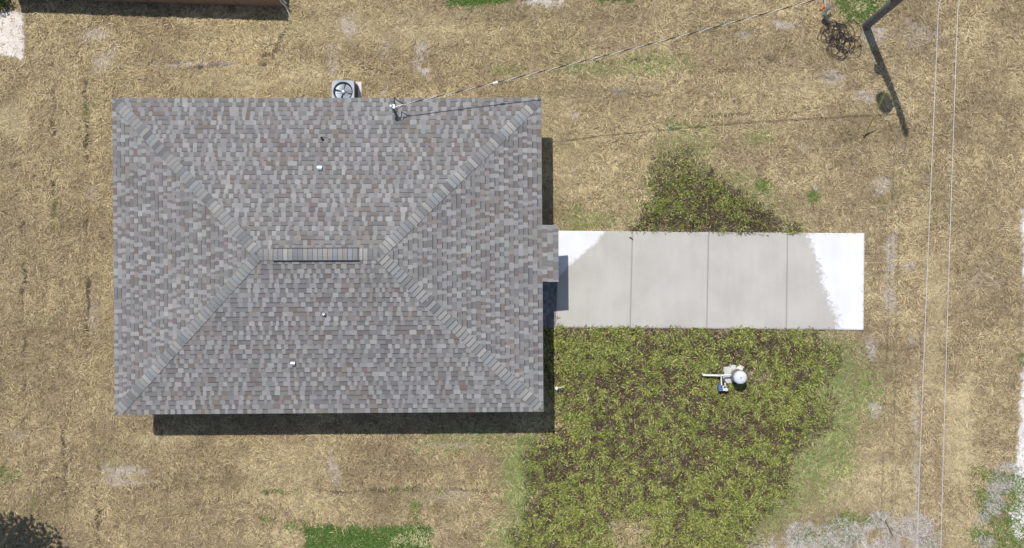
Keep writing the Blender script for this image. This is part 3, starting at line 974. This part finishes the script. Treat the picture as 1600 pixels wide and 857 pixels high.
for px, py, hh in ((504, 217, 0.14), (507, 491, 0.16)):
    p = roof_at(px, py, 0.0)
    b = MB(); b.lathe(p.x, p.y, [(0.036, p.z-0.03), (0.036, p.z+hh), (0.026, p.z+hh), (0.026, p.z+hh-0.06)], 14)
    o = b.build('vent_pipe', M['blackwire'] if py < 300 else M['galv'], roof, smooth=True)
    b = MB(); b.lathe(p.x, p.y, [(0.085, p.z-0.01), (0.05, p.z+0.035), (0.04, p.z+0.04)], 14)
    sl_ = PITCH if py < 300 else -PITCH
    nm = b.build('pipe_boot', M['greywood'], roof, smooth=True)
for px, py, w_ in ((500.5, 263, 0.12), (459, 568, 0.10)):
    p = roof_at(px, py, 0.0)
    s_ = -1 if py < 400 else 1                  # north slope falls to the north
    b = MB()
    b.box(p.x, p.y, p.z-0.04, w_*0.8, w_*0.8, 0.11)
    # curved hood
    vs, fs = [], []
    for i in range(7):
        a_ = math.pi*i/6
        for k in (-1, 1):
            vs.append((p.x+k*w_*0.55, p.y+math.cos(a_)*w_*0.66, p.z+0.07+math.sin(a_)*0.06))
    for i in range(6): fs.append((2*i, 2*i+1, 2*i+3, 2*i+2))
    fs += [tuple(range(0, 14, 2)), tuple(range(13, 0, -2)), (0, 12, 13, 1)]
    b.add(vs, fs)
    b.build('exhaust_hood', M['galv'], roof, smooth=False)

# service mast with weatherhead
F = roof_at(617, 173.5)
mt_base = Vector((F.x, F.y, 0))
hz = F.z+0.72
b = MB()
b.tube([(F.x, F.y, 2.2), (F.x, F.y, hz)], 0.033, 12)
b.lathe(F.x, F.y, [(0.11, F.z-0.02), (0.06, F.z+0.05), (0.04, F.z+0.07)], 14)
mast = b.build('service_mast', M['greywood'], house, smooth=True)
b = MB()
b.lathe(F.x-0.01, F.y+0.02, [(0.05, hz-0.06), (0.075, hz-0.02), (0.075, hz+0.05), (0.055, hz+0.09), (0.02, hz+0.11)], 14)
b.box(F.x+0.05, F.y+0.02, hz-0.02, 0.10, 0.10, 0.07)
b.build('weatherhead', M['galv'], mast, smooth=True)
b = MB()
H0 = Vector((F.x+0.09, F.y+0.03, hz+0.02))
SP0 = P(631, 163.5, hz-0.03)                   # where the drop's conductors part
b.tube([H0, (F.x+0.10, F.y+0.16, hz+0.10), (F.x+0.09, F.y+0.27, hz+0.06), (F.x+0.15, F.y+0.20, hz), SP0], 0.015, 6)
b.tube([H0-Vector((0, 0.05, 0)), (F.x+0.16, F.y-0.05, hz-0.08), (F.x+0.22, F.y+0.0, hz-0.12), SP0], 0.009, 6)
b.build('lead_wire', M['blackwire'], mast)
b = MB()
b.tube([(F.x+0.03, F.y, hz-0.03), SP0], 0.012, 6)
b.build('drop_clamp', M['whitepipe'], mast)

# windows and doors in the walls (under the eaves)
def wall_piece(name, wall, pos, z0, w_, h_, material, depth=0.05, parent=house):
    """wall: 0 north 1 east 2 south 3 west; pos 0..1 along it"""
    p, q = wallq[wall], wallq[(wall+1) % 4]
    d_ = (q-p); d_.z = 0
    c_ = p+d_*pos
    ang = math.atan2(d_.y, d_.x)
    d_.normalize(); nrm = Vector((-d_.y, d_.x, 0))
    if nrm.dot(c_-hc) < 0: nrm = -nrm
    b = MB(); b.box(c_.x+nrm.x*depth*0.25, c_.y+nrm.y*depth*0.25, z0, w_, depth, h_, ang)
    return b.build(name, material, parent)


for wall, pos in ((2, 0.2), (2, 0.5), (2, 0.8), (0, 0.2), (0, 0.75), (3, 0.5), (1, 0.78)):
    f = wall_piece('window', wall, pos, 0.9, 1.3, 1.25, M['trim'], 0.08)
    wall_piece('pane', wall, pos, 0.97, 1.16, 1.11, M['glass'], 0.12, f)
dd = wall_piece('door', 1, 0.50, 0.02, 0.95, 2.05, M['door'], 0.08)
wall_piece('handle', 1, 0.537, 1.0, 0.05, 0.12, M['galv'], 0.20, dd)

# ------------------------------------------------------------------ air conditioner
AP = P(535.8, 143.5, 0.82)
ac = thing('air_conditioner', (AP.x, AP.y, 0), 'grey outdoor air conditioner with round fan at the edge of the roof', 'air conditioner')
b = MB(); b.box(AP.x+0.02, AP.y, -0.03, 0.86, 0.86, 0.10, bev=0.02); b.build('pad', M['padplastic'], ac)
b = MB(); b.box(AP.x, AP.y, 0.07, 0.64, 0.64, 0.58, bev=0.05); b.build('cabinet', M['acwell'], ac)
for sx, sy in ((-1, -1), (1, -1), (1, 1), (-1, 1)):
    b = MB(); b.box(AP.x+sx*0.31, AP.y+sy*0.31, 0.07, 0.07, 0.07, 0.71, bev=0.015); b.build('corner_post', M['actop'], ac)
b = MB()
for i in range(12):
    z = 0.12+i*0.055
    for k in range(4):
        a_ = k*math.pi/2
        b.box(AP.x+math.cos(a_)*0.335, AP.y+math.sin(a_)*0.335, z, 0.02 if k % 2 == 0 else 0.55, 0.55 if k % 2 == 0 else 0.02, 0.03)
o = b.build('louvre', M['acdark'], ac); o['kind'] = 'stuff'
# top panel with a round opening
b = MB()
n = 40; R0 = 0.30; hs = 0.355; zt = 0.82
vs, fs = [], []
for i in range(n):
    a_ = 2*math.pi*i/n
    ca, sa = math.cos(a_), math.sin(a_)
    k_ = hs/((abs(ca)**7+abs(sa)**7)**(1/7))
    for (rr, zz) in ((R0*0.97, zt-0.16), (R0, zt-0.012), (R0+0.012, zt), (k_*0.97, zt+0.004), (k_, zt-0.015), (k_, zt-0.08)):
        vs.append((AP.x+ca*rr, AP.y+sa*rr, zz))
for i in range(n):
    j = (i+1) % n
    for l in range(5): fs.append((i*6+l, i*6+l+1, j*6+l+1, j*6+l))
b.add(vs, fs)
b.build('top_panel', M['actop'], ac, smooth=True)
b = MB(); b.lathe(AP.x, AP.y, [(0.295, zt-0.14), (0.05, zt-0.145)], 32, cap=False); b.build('fan_well', M['acwell'], ac)
for k in range(4):
    b = MB()
    a0 = math.radians(30+90*k)
    vs, fs = [], []
    ns = 7
    for i in range(ns+1):
        a_ = a0-0.66+1.32*i/ns
        for rr in (0.06, 0.17, 0.255):
            vs.append((AP.x+math.cos(a_)*rr, AP.y+math.sin(a_)*rr, zt-0.12+0.06*(i/ns)))
    for i in range(ns):
        for r_ in range(2): fs.append((i*3+r_, i*3+r_+1, i*3+4+r_, i*3+3+r_))
    b.add(vs, fs)
    b.build('fan_blade', M['fan'], ac, smooth=True)
b = MB(); b.lathe(AP.x, AP.y, [(0.06, zt-0.11), (0.06, zt-0.03), (0.045, zt-0.012), (0.01, zt-0.006)], 18); b.build('fan_motor', M['tank'], ac, smooth=True)
b = MB()
for rr in (0.09, 0.135, 0.18, 0.225, 0.27):
    b.tube([(AP.x+math.cos(t)*rr, AP.y+math.sin(t)*rr, zt-0.002+0.02*(1-rr/0.3)) for t in np.linspace(0, 2*math.pi, 33)], 0.0022, 4)
for k in range(4):
    a_ = math.pi/4*0+k*math.pi/2
    b.tube([(AP.x+math.cos(a_)*0.05, AP.y+math.sin(a_)*0.05, zt+0.016), (AP.x+math.cos(a_)*0.31, AP.y+math.sin(a_)*0.31, zt+0.006)], 0.005, 4)
b.build('fan_guard', M['acdark'], ac)

# ------------------------------------------------------------------ well pump group
TP = P(1150, 586.5, 0)
tank = thing('pressure_tank', (TP.x, TP.y, 0), 'upright grey water pressure tank with white domed top among the weeds', 'water tank')
b = MB(); b.lathe(TP.x, TP.y, [(0.17, 0.05), (0.17, 0.12), (0.205, 0.14), (0.21, 0.2), (0.21, 0.80), (0.205, 0.86)], 32); b.build('tank_body', M['tank'], tank, smooth=True)
b = MB(); b.lathe(TP.x, TP.y, [(0.206, 0.855), (0.20, 0.90), (0.17, 0.945), (0.11, 0.975), (0.04, 0.985)], 32); b.build('dome', M['dome'], tank, smooth=True)
b = MB(); b.lathe(TP.x, TP.y, [(0.022, 0.98), (0.022, 1.0), (0.012, 1.005)], 10); b.build('air_valve', M['acdark'], tank)
b = MB(); b.lathe(TP.x, TP.y, [(0.213, 0.50), (0.216, 0.51), (0.216, 0.53), (0.213, 0.54)], 32, cap=False); b.build('seam_band', M['acdark'], tank)

bc_ = P(1144, 586, 0)
pad = thing('concrete_pad', (bc_.x, bc_.y, 0), 'small concrete pad under the pressure tank', 'concrete pad')
for px, py, sx, sy, hh, rz, mm in ((1137, 586, 0.24, 0.52, 0.07, 0.12, 'concrete'), (1150, 586, 0.30, 0.46, 0.05, 0.05, 'concrete'), (1144, 574, 0.20, 0.16, 0.075, -0.15, 'concrete'), (1156, 575, 0.19, 0.17, 0.085, -0.5, 'padplastic')):
    p = P(px, py); b = MB(); b.box(p.x, p.y, -0.03, sx, sy, hh+0.03, rz, bev=0.012); b.build('block', M[mm], pad)

pp = P(1128, 603, 0)
pump = thing('water_pump', (pp.x, pp.y, 0), 'small blue and white water pump beside the pressure tank', 'pump')
b = MB()
mp_ = P(1126, 606, 0.28)
b.tube([(mp_.x-0.03, mp_.y+0.09, 0.28), (mp_.x-0.01, mp_.y-0.10, 0.28)], 0.078, 14); b.build('motor', M['blue'], pump, smooth=True)
b = MB(); b.tube([(mp_.x+0.10, mp_.y+0.06, 0.30), (mp_.x+0.13, mp_.y-0.08, 0.30)], [0.06, 0.075], 12); b.box(mp_.x+0.17, mp_.y-0.06, 0.27, 0.09, 0.07, 0.08, 0.4, bev=0.01); b.build('pump_housing', M['whitepipe'], pump, smooth=True)
b = MB(); b.lathe(mp_.x+0.11, mp_.y+0.02, [(0.03, 0.36), (0.035, 0.385), (0.03, 0.39)], 10); b.tube([(mp_.x+0.11, mp_.y+0.02, 0.28), (mp_.x+0.11, mp_.y+0.02, 0.37)], 0.01, 6); b.build('gauge', M['acdark'], pump)
b = MB(); b.box(mp_.x+0.04, mp_.y-0.01, 0.0, 0.24, 0.18, 0.20, 0.1, bev=0.01); b.build('pump_base', M['acdark'], pump)
b = MB()
a1 = P(1127, 587, 0.34)
b.tube([(a1.x, a1.y, 0.34), (a1.x, a1.y-0.14, 0.35), (mp_.x+0.02, mp_.y+0.08, 0.34)], 0.022, 8)
b.tube([(a1.x+0.07, a1.y-0.02, 0.33), (a1.x+0.10, a1.y-0.2, 0.30), (mp_.x+0.14, mp_.y+0.06, 0.31)], 0.016, 8)
b.build('riser_pipe', M['whitepipe'], pump, smooth=True)
b = MB()
a2 = P(1131, 592, 0.42)
b.tube([(a2.x, a2.y, 0.42), (a2.x+0.05, a2.y-0.1, 0.46), (a2.x+0.12, a2.y-0.16, 0.34), (a2.x+0.15, a2.y-0.22, 0.2)], 0.010, 6)
b.build('power_cord', M['blackwire'], pump)
b = MB(); b.box(a2.x, a2.y-0.04, 0.36, 0.07, 0.09, 0.1, 0.3, bev=0.01); b.build('pressure_switch', M['acdark'], pump)

q0, q1, q2 = P(1099.5, 586.5, 0.30), P(1124, 587, 0.36), P(1141, 586, 0.38)
pipe = thing('water_pipe', (q0.x, q0.y, 0), 'white plastic pipe running level from the pressure tank over the weeds', 'pipe')
b = MB(); b.tube([q0, q1], 0.030, 10); b.tube([q0+Vector((0, 0, 0)), q0+Vector((-0.02, 0.03, -0.14))], 0.03, 10); b.build('pipe', M['whitepipe'], pipe, smooth=True)
b = MB(); b.tube([q1, q2, q2+Vector((0.08, -0.02, -0.05))], 0.026, 10); b.build('pipe', M['whitepipe'], pipe, smooth=True)
b = MB(); b.tube([q1-Vector((0.04, 0, 0)), q1+Vector((0.05, 0, 0))], 0.042, 10); b.build('coupling', M['galv'], pipe, smooth=True)
for q in (P(1104, 586.5, 0), P(1122, 587, 0)):
    b = MB(); b.tube([(q.x, q.y, -0.03), (q.x, q.y, 0.31)], 0.02, 8); b.build('support', M['greywood'], pipe)

# hose tap by the house corner
fp = P(869.5, 607, 0.25)
tap = thing('hose_tap', (fp.x, fp.y, 0), 'white hose tap on a short pipe at the edge of the house shadow', 'tap')
b = MB(); b.tube([(fp.x, fp.y, -0.03), (fp.x, fp.y, 0.27)], 0.022, 10); b.build('standpipe', M['whitepipe'], tap, smooth=True)
b = MB(); b.tube([(fp.x, fp.y, 0.25), (fp.x+0.22, fp.y+0.045, 0.24)], 0.014, 8); b.build('spout', M['wire'], tap, smooth=True)
b = MB(); b.lathe(fp.x, fp.y, [(0.045, 0.27), (0.05, 0.285), (0.03, 0.30)], 12); b.tube([(fp.x-0.01, fp.y+0.06, 0.29), (fp.x+0.01, fp.y-0.06, 0.29)], 0.016, 6); b.build('handle', M['whitepipe'], tap)

# ------------------------------------------------------------------ utility pole and wires
PB = P(1353, 41, 0)
PH = 8.9
def pole_at(z, dx=0.0, dy=0.0):
    t = max(0.0, z)/8.9
    return PB+Vector((-0.015*z+0.62*t*t*(1.25-t)+dx, 0.004*z+dy, z))
pole = thing('utility_pole', (PB.x, PB.y, 0), 'dark weathered wooden utility pole leaning out at the top edge of the picture', 'utility pole')
b = MB(); b.tube([pole_at(-0.1), pole_at(0.05), pole_at(1.5), pole_at(3), pole_at(4.5), pole_at(6), pole_at(7.5), pole_at(PH)], [0.132, 0.128, 0.122, 0.115, 0.108, 0.101, 0.094, 0.085], 18); b.build('shaft', M['wood'], pole, smooth=True)
c_ = pole_at(6.3, -0.36, -0.03)
b = MB(); b.lathe(c_.x, c_.y, [(0.19, 5.9), (0.215, 5.93), (0.215, 6.62), (0.19, 6.70), (0.05, 6.74)], 20); o = b.build('transformer', M['actop'], pole, smooth=True)
b = MB(); b.lathe(c_.x, c_.y, [(0.035, 6.72), (0.05, 6.76), (0.03, 6.80), (0.05, 6.84), (0.03, 6.92)], 10); b.build('bushing', M['whitepipe'], o)
b = MB(); b.box(c_.x+0.24, c_.y, 6.1, 0.22, 0.06, 0.08); b.box(c_.x+0.24, c_.y, 6.5, 0.22, 0.06, 0.08); b.build('bracket', M['acdark'], pole)
jb = pole_at(3.7, -0.2, 0.0)
b = MB(); b.box(jb.x+0.03, jb.y, 3.45, 0.16, 0.18, 0.45, bev=0.02); b.build('junction_box', M['acdark'], pole)
ins = pole_at(PH); b = MB(); b.lathe(ins.x, ins.y, [(0.03, PH-0.02), (0.06, PH+0.05), (0.035, PH+0.1), (0.06, PH+0.15), (0.03, PH+0.22)], 12); b.build('insulator', M['greywood'], pole, smooth=True)

def wire_thing(name, pts, r, label, cat, material):
    base = Vector(pts[0])
    b = MB(); b.tube(pts, r, 6)
    o = b.build(name, material, loc=base, smooth=True)
    return tag(o, label, cat, 'power lines crossing the right side of the yard')

for (pa, pb, za, zb, h0, lab) in (((1497, 0), (1470, 857), 8.85, 8.45, PH+0.2, 'right one of the two pale overhead power lines above the dry grass'),
                                  ((1467, 0), (1433, 840), 7.45, 7.05, 7.5, 'left one of the two pale overhead power lines above the dry grass')):
    A, B = P(*pa, za), P(*pb, zb)
    st = pole_at(h0)
    pts = [Vector((st.x, st.y, h0))]
    for t in np.linspace(0.02, 3.2, 40):
        q = A.lerp(B, t)
        q.z = za+(zb-za)*(1-(1-t/1.6)**2)/(1-(1-1/1.6)**2)
        pts.append(q)
    wire_thing('power_line', pts, 0.0074, lab, 'power line', M['wire'])

# twisted service drop from mast to pole
A, B = SP0, pole_at(7.2, -0.05, -0.05)
drop = thing('service_cable', A, 'twisted black and pale service cable sagging from the roof mast to the pole', 'cable')
ns = 420
def drop_pt(t):
    q = A.lerp(B, t)
    return q-Vector((0, 0, 0.55*4*t*(1-t)))
dirv = (B-A).normalized()
sx = dirv.cross(Vector((0, 0, 1))).normalized(); sz = sx.cross(dirv)
length = (B-A).length
for k, mname, rr in ((0, 'whitepipe', 0.0072), (1, 'blackwire', 0.0078), (2, 'blackwire', 0.0078)):
    pts = []
    for i in range(ns+1):
        t = i/ns
        a_ = 2*math.pi*t*length/0.62+k*math.pi*2/3
        pts.append(drop_pt(t)+(sx*math.cos(a_)+sz*math.sin(a_))*0.0085)
    b = MB(); b.tube(pts, rr, 5); b.build('conductor', M[mname], drop)
t = 0.20
q = drop_pt(0.185); q2_ = drop_pt(0.195)
b = MB(); b.tube([q, q2_], 0.035, 8); b.build('splice_sleeve', M['whitepipe'], drop)

# guy wire with its yellow guard
GA = P(1351, 212, 0.0); GT = pole_at(7.9)
guy = thing('guy_wire', GA, 'steel guy wire with a yellow guard anchored in the grass near the pole shadow', 'guy wire')
gd = (GT-GA).normalized()
b = MB(); b.tube([GA, GT], 0.005, 5); b.build('strand', M['wire'], guy)
for l0, l1 in ((0.25, 1.15), (1.55, 2.45)):
    b = MB(); b.tube([GA+gd*l0, GA+gd*l1], 0.020, 8); b.build('guard', M['yellow'], guy, smooth=True)
b = MB(); b.tube([GA+Vector((-0.12, 0.03, 0.02)), GA+Vector((-0.02, -0.02, 0.05)), GA+Vector((0.1, 0.04, 0.04)), GA+Vector((0.22, 0.14, 0.02))], 0.016, 6)
b.tube([GA+Vector((-0.03, -0.08, 0.0)), GA+Vector((0.02, 0.02, 0.10))], 0.022, 6); b.build('anchor', M['blackwire'], guy)

# tangle of dark cable on the ground by the pole
TC = P(1311, 58, 0)
b = MB()
TP_ = []
for i in range(36):
    # each loop starts where the last one ended; of a dozen tries keep the one nearest a spot in the heap
    goal = TC+Vector((random.gauss(0, 0.26), random.gauss(-0.02, 0.36), 0))
    best = None
    for _ in range(14):
        R_ = random.uniform(0.09, 0.34); ec = random.uniform(0.5, 1.0); ro = random.uniform(0, math.pi)
        a0 = random.uniform(0, 6.28); sw = random.uniform(2.4, 7.0)
        loop = []
        for k in range(26):
            a_ = a0+sw*k/25
            x_, y_ = R_*math.cos(a_), R_*ec*math.sin(a_)
            loop.append(Vector((x_*math.cos(ro)-y_*math.sin(ro), x_*math.sin(ro)+y_*math.cos(ro), 0.07+0.04*math.sin(a_*1.7+i)+0.02*(i % 4))))
        if TP_:
            off = TP_[-1]-loop[0]; off.z = 0
        else: off = goal.copy()
        miss = (off-goal).length
        if best is None or miss < best[0]: best = (miss, [p+off for p in loop])
    TP_ += best[1][1:]
b.tube(TP_, 0.0085, 5)
o = b.build('cable_tangle', M['tangle'], loc=TC)
tag(o, 'tangled heap of thin dark cable on dry grass left of the utility pole', 'cable heap')

# bent grey pipe, white stakes and orange tape at the top edge
g0 = P(1296, 38, 0)
b = MB(); b.tube([g0-Vector((0, 0, 0.05)), P(1293, 33, 0.18), P(1288, 22, 0.42), P(1291, 15, 0.50), P(1301, 8, 0.55)], [0.055, 0.055, 0.06, 0.06, 0.05], 10)
o = b.build('bent_pipe', M['greywood'], loc=g0, smooth=True)
tag(o, 'bent dark grey pipe sticking out of the grass beside the cable heap', 'pipe')
for (x0, y0, x1, y1, r_, lab) in ((1290, 13, 1287.5, -22, 0.032, 'thicker white stake leaning left of the bent grey pipe'), (1298, 7, 1296.5, -22, 0.018, 'thinner white stake behind the bent grey pipe at the top edge')):
    a_, b__ = P(x0, y0, 0.0), P(x1, y1, 0.55)
    b = MB(); b.tube([a_-Vector((0, 0, 0.05)), b__], r_, 10)
    o = b.build('white_stake', M['whitepipe'], loc=a_, smooth=True)
    tag(o, lab, 'stake', 'white stakes at the top edge')
op = P(1284, 11, 0.1)
b = MB(); b.add([op+Vector(v) for v in ((-0.05, -0.07, -0.04), (0.0, -0.10, 0.02), (0.10, 0.05, 0.05), (0.05, 0.09, 0.0), (-0.05, -0.07, -0.05), (0.0, -0.10, 0.01), (0.10, 0.05, 0.04), (0.05, 0.09, -0.01))], [(0, 1, 2, 3), (7, 6, 5, 4), (0, 4, 5, 1), (1, 5, 6, 2), (2, 6, 7, 3), (3, 7, 4, 0)])
o = b.build('orange_tape', M['orange'], loc=op)
tag(o, 'scrap of orange tape on the grass beside the white stakes', 'tape')

# ------------------------------------------------------------------ low brown shed at the top left
SE, SW = P(442, 11.5, 0), P(28, -2, 0)
ax = (SE-SW).normalized(); nx_ = Vector((-ax.y, ax.x, 0))
SHH = 1.15
shed = thing('shed', (SE+SW)/2+nx_*2.0, 'low brown shed along the top left edge with its shadow on the lawn', 'shed')
fl = [SW, SE, SE+nx_*4.0, SW+nx_*4.0]
b = MB()
b.add([(p.x, p.y, -0.05) for p in fl]+[(p.x, p.y, SHH-0.06) for p in fl], [(0, 1, 5, 4), (1, 2, 6, 5), (2, 3, 7, 6), (3, 0, 4, 7)])
b.build('wall', M['brownwall'], shed)
b = MB()
e_ = 0.03
f2_ = [SW-ax*e_-nx_*e_, SE+ax*e_-nx_*e_, SE+ax*e_+nx_*(4+e_), SW-ax*e_+nx_*(4+e_)]
b.add([(p.x, p.y, SHH-0.06) for p in f2_]+[(p.x, p.y, SHH) for p in f2_], [(0, 1, 5, 4), (1, 2, 6, 5), (2, 3, 7, 6), (3, 0, 4, 7), (4, 5, 6, 7), (3, 2, 1, 0)])
b.build('roof', M['browntop'], shed)
b = MB()
for k in range(9):
    p = SW.lerp(SE, (k+0.5)/9)-nx_*0.008
    b.box(p.x, p.y, 0.0, 0.05, 0.02, SHH-0.07, math.atan2(ax.y, ax.x))
o = b.build('batten', M['brownwall'], shed); o['kind'] = 'stuff'
b = MB(); b.tube([P(433, -6, 0.95), P(440, 4, 0.55), P(446.5, 10.5, 0.30), P(448, 14, 0.18)], 0.022, 8); b.build('pipe', M['whitepipe'], shed, smooth=True)
b = MB(); b.tube([P(438, -8, 0.9), P(443, 1, 0.55), P(447, 6, 0.4)], 0.028, 8); b.build('pipe', M['galv'], shed, smooth=True)
b = MB(); b.tube([P(448, 14, 0.18), P(452, 22, 0.14), P(455.5, 31, 0.04)], 0.009, 6); b.build('cord', M['whitepipe'], shed)

# ------------------------------------------------------------------ plants, twigs
def leaves(n, centre, rad, size, pal, seed):
    r = np.random.default_rng(seed)
    d = r.normal(size=(n, 3)); d /= np.linalg.norm(d, axis=1)[:, None]
    rr = r.random(n)**0.45
    lump = 0.72+0.5*fbm(d[:, 0]*2.2+5, d[:, 1]*2.2+d[:, 2]*1.7+5, seed, 3)
    p = d*rr[:, None]*lump[:, None]*np.asarray(rad)+np.asarray(centre)
    a = r.normal(size=(n, 3)); a /= np.linalg.norm(a, axis=1)[:, None]
    b_ = np.cross(a, r.normal(size=(n, 3))); b_ /= np.linalg.norm(b_, axis=1)[:, None]
    s = r.uniform(0.6, 1.2, n)[:, None]*size
    v = np.stack([p-a*s, p+b_*s*0.45, p+a*s, p-b_*s*0.45], 1).reshape(-1, 3)
    pal = np.asarray(pal)
    c = pal[r.integers(0, len(pal), n)]*r.normal(1, 0.15, n)[:, None]
    return v, np.arange(4*n).reshape(n, 4), np.concatenate([np.repeat(np.clip(c, 0.01, 0.7), 4, 0), np.ones((4*n, 1))], 1)


sb = P(4, 4, 0)
shrub = thing('shrub', (sb.x, sb.y, 0), 'dark green leafy shrub in the upper left corner on pale sand', 'shrub')
v, q, cc = leaves(900, (sb.x-0.1, sb.y+0.1, 0.35), (0.55, 0.50, 0.35), 0.055, [(0.05, 0.10, 0.025), (0.09, 0.16, 0.04), (0.16, 0.25, 0.07), (0.035, 0.06, 0.02)], 3)
setp(np_mesh('foliage', v, q, cc, M['blade']), shrub)
b = MB()
for k in range(5):
    a_ = k*1.3
    b.tube([(sb.x, sb.y, -0.03), (sb.x+0.15*math.cos(a_), sb.y+0.15*math.sin(a_), 0.25), (sb.x+0.3*math.cos(a_), sb.y+0.3*math.sin(a_), 0.42)], [0.014, 0.01, 0.006], 6)
b.build('stem', M['bark'], shrub)

tb = P(-8, 818, 0)
tree = thing('tree', (tb.x, tb.y, 0), 'round green tree just beyond the lower left edge casting a shadow', 'tree')
v, q, cc = leaves(10500, (tb.x-0.25, tb.y, 4.8), (2.15, 2.15, 1.3), 0.12, [(0.05, 0.10, 0.025), (0.08, 0.13, 0.035), (0.11, 0.17, 0.045)], 5)
setp(np_mesh('crown', v, q, cc, M['blade']), tree)
b = MB(); b.tube([(tb.x, tb.y, -0.1), (tb.x-0.1, tb.y, 1.8), (tb.x-0.3, tb.y+0.05, 3.6), (tb.x-0.4, tb.y, 4.8)], [0.16, 0.13, 0.10, 0.05], 12); b.build('trunk', M['bark'], tree, smooth=True)
for k in range(6):
    a_ = k*1.05+0.3
    b = MB(); b.tube([(tb.x-0.27, tb.y+0.03, 3.3+0.15*k), (tb.x-0.3+0.6*math.cos(a_), tb.y+0.6*math.sin(a_), 4.1+0.12*k), (tb.x-0.35+1.3*math.cos(a_), tb.y+1.3*math.sin(a_), 4.7+0.1*k)], [0.06, 0.04, 0.015], 8)
    b.build('limb', M['bark'], tree, smooth=True)

t0_, t1_, t2_ = P(1383, 813, 0.05), P(1389, 826, 0.06), P(1396, 839, 0.04)
b = MB(); b.tube([t0_, t1_, t2_], [0.012, 0.018, 0.010], 6); b.tube([t1_, t1_+Vector((0.16, -0.03, 0.03))], [0.008, 0.004], 5); b.tube([t1_.lerp(t0_, 0.5), t0_+Vector((-0.14, 0.02, 0.03))], [0.008, 0.004], 5)
o = b.build('fallen_twig', M['bark'], loc=t1_)
tag(o, 'thin dark twig lying on pale brush near the bottom edge', 'twig')
t0_, t1_ = P(1346, 846, 0.05), P(1358, 862, 0.05)
b = MB(); b.tube([t0_, t1_], [0.022, 0.028], 8); b.tube([t0_.lerp(t1_, 0.5), t0_+Vector((0.16, 0.06, 0.03))], [0.012, 0.006], 5)
o = b.build('bleached_stick', M['palewood'], loc=t0_)
tag(o, 'short bleached stick on pale brush at the bottom edge', 'stick')
lp = P(986, 373, 0.062)
b = MB(); b.add([lp+Vector(v) for v in ((-0.07, 0.03, 0.0), (-0.01, 0.05, 0.025), (0.07, -0.03, 0.006), (0.06, -0.06, 0.0), (0.0, 0.01, 0.012))], [(0, 4, 1), (1, 4, 2), (2, 4, 3), (3, 4, 0)])
o = b.build('dead_leaf', mat('dead_leaf', (0.06, 0.05, 0.035), 0.9), loc=lp)
tag(o, 'curled dark dead leaf beside the first driveway joint', 'leaf')
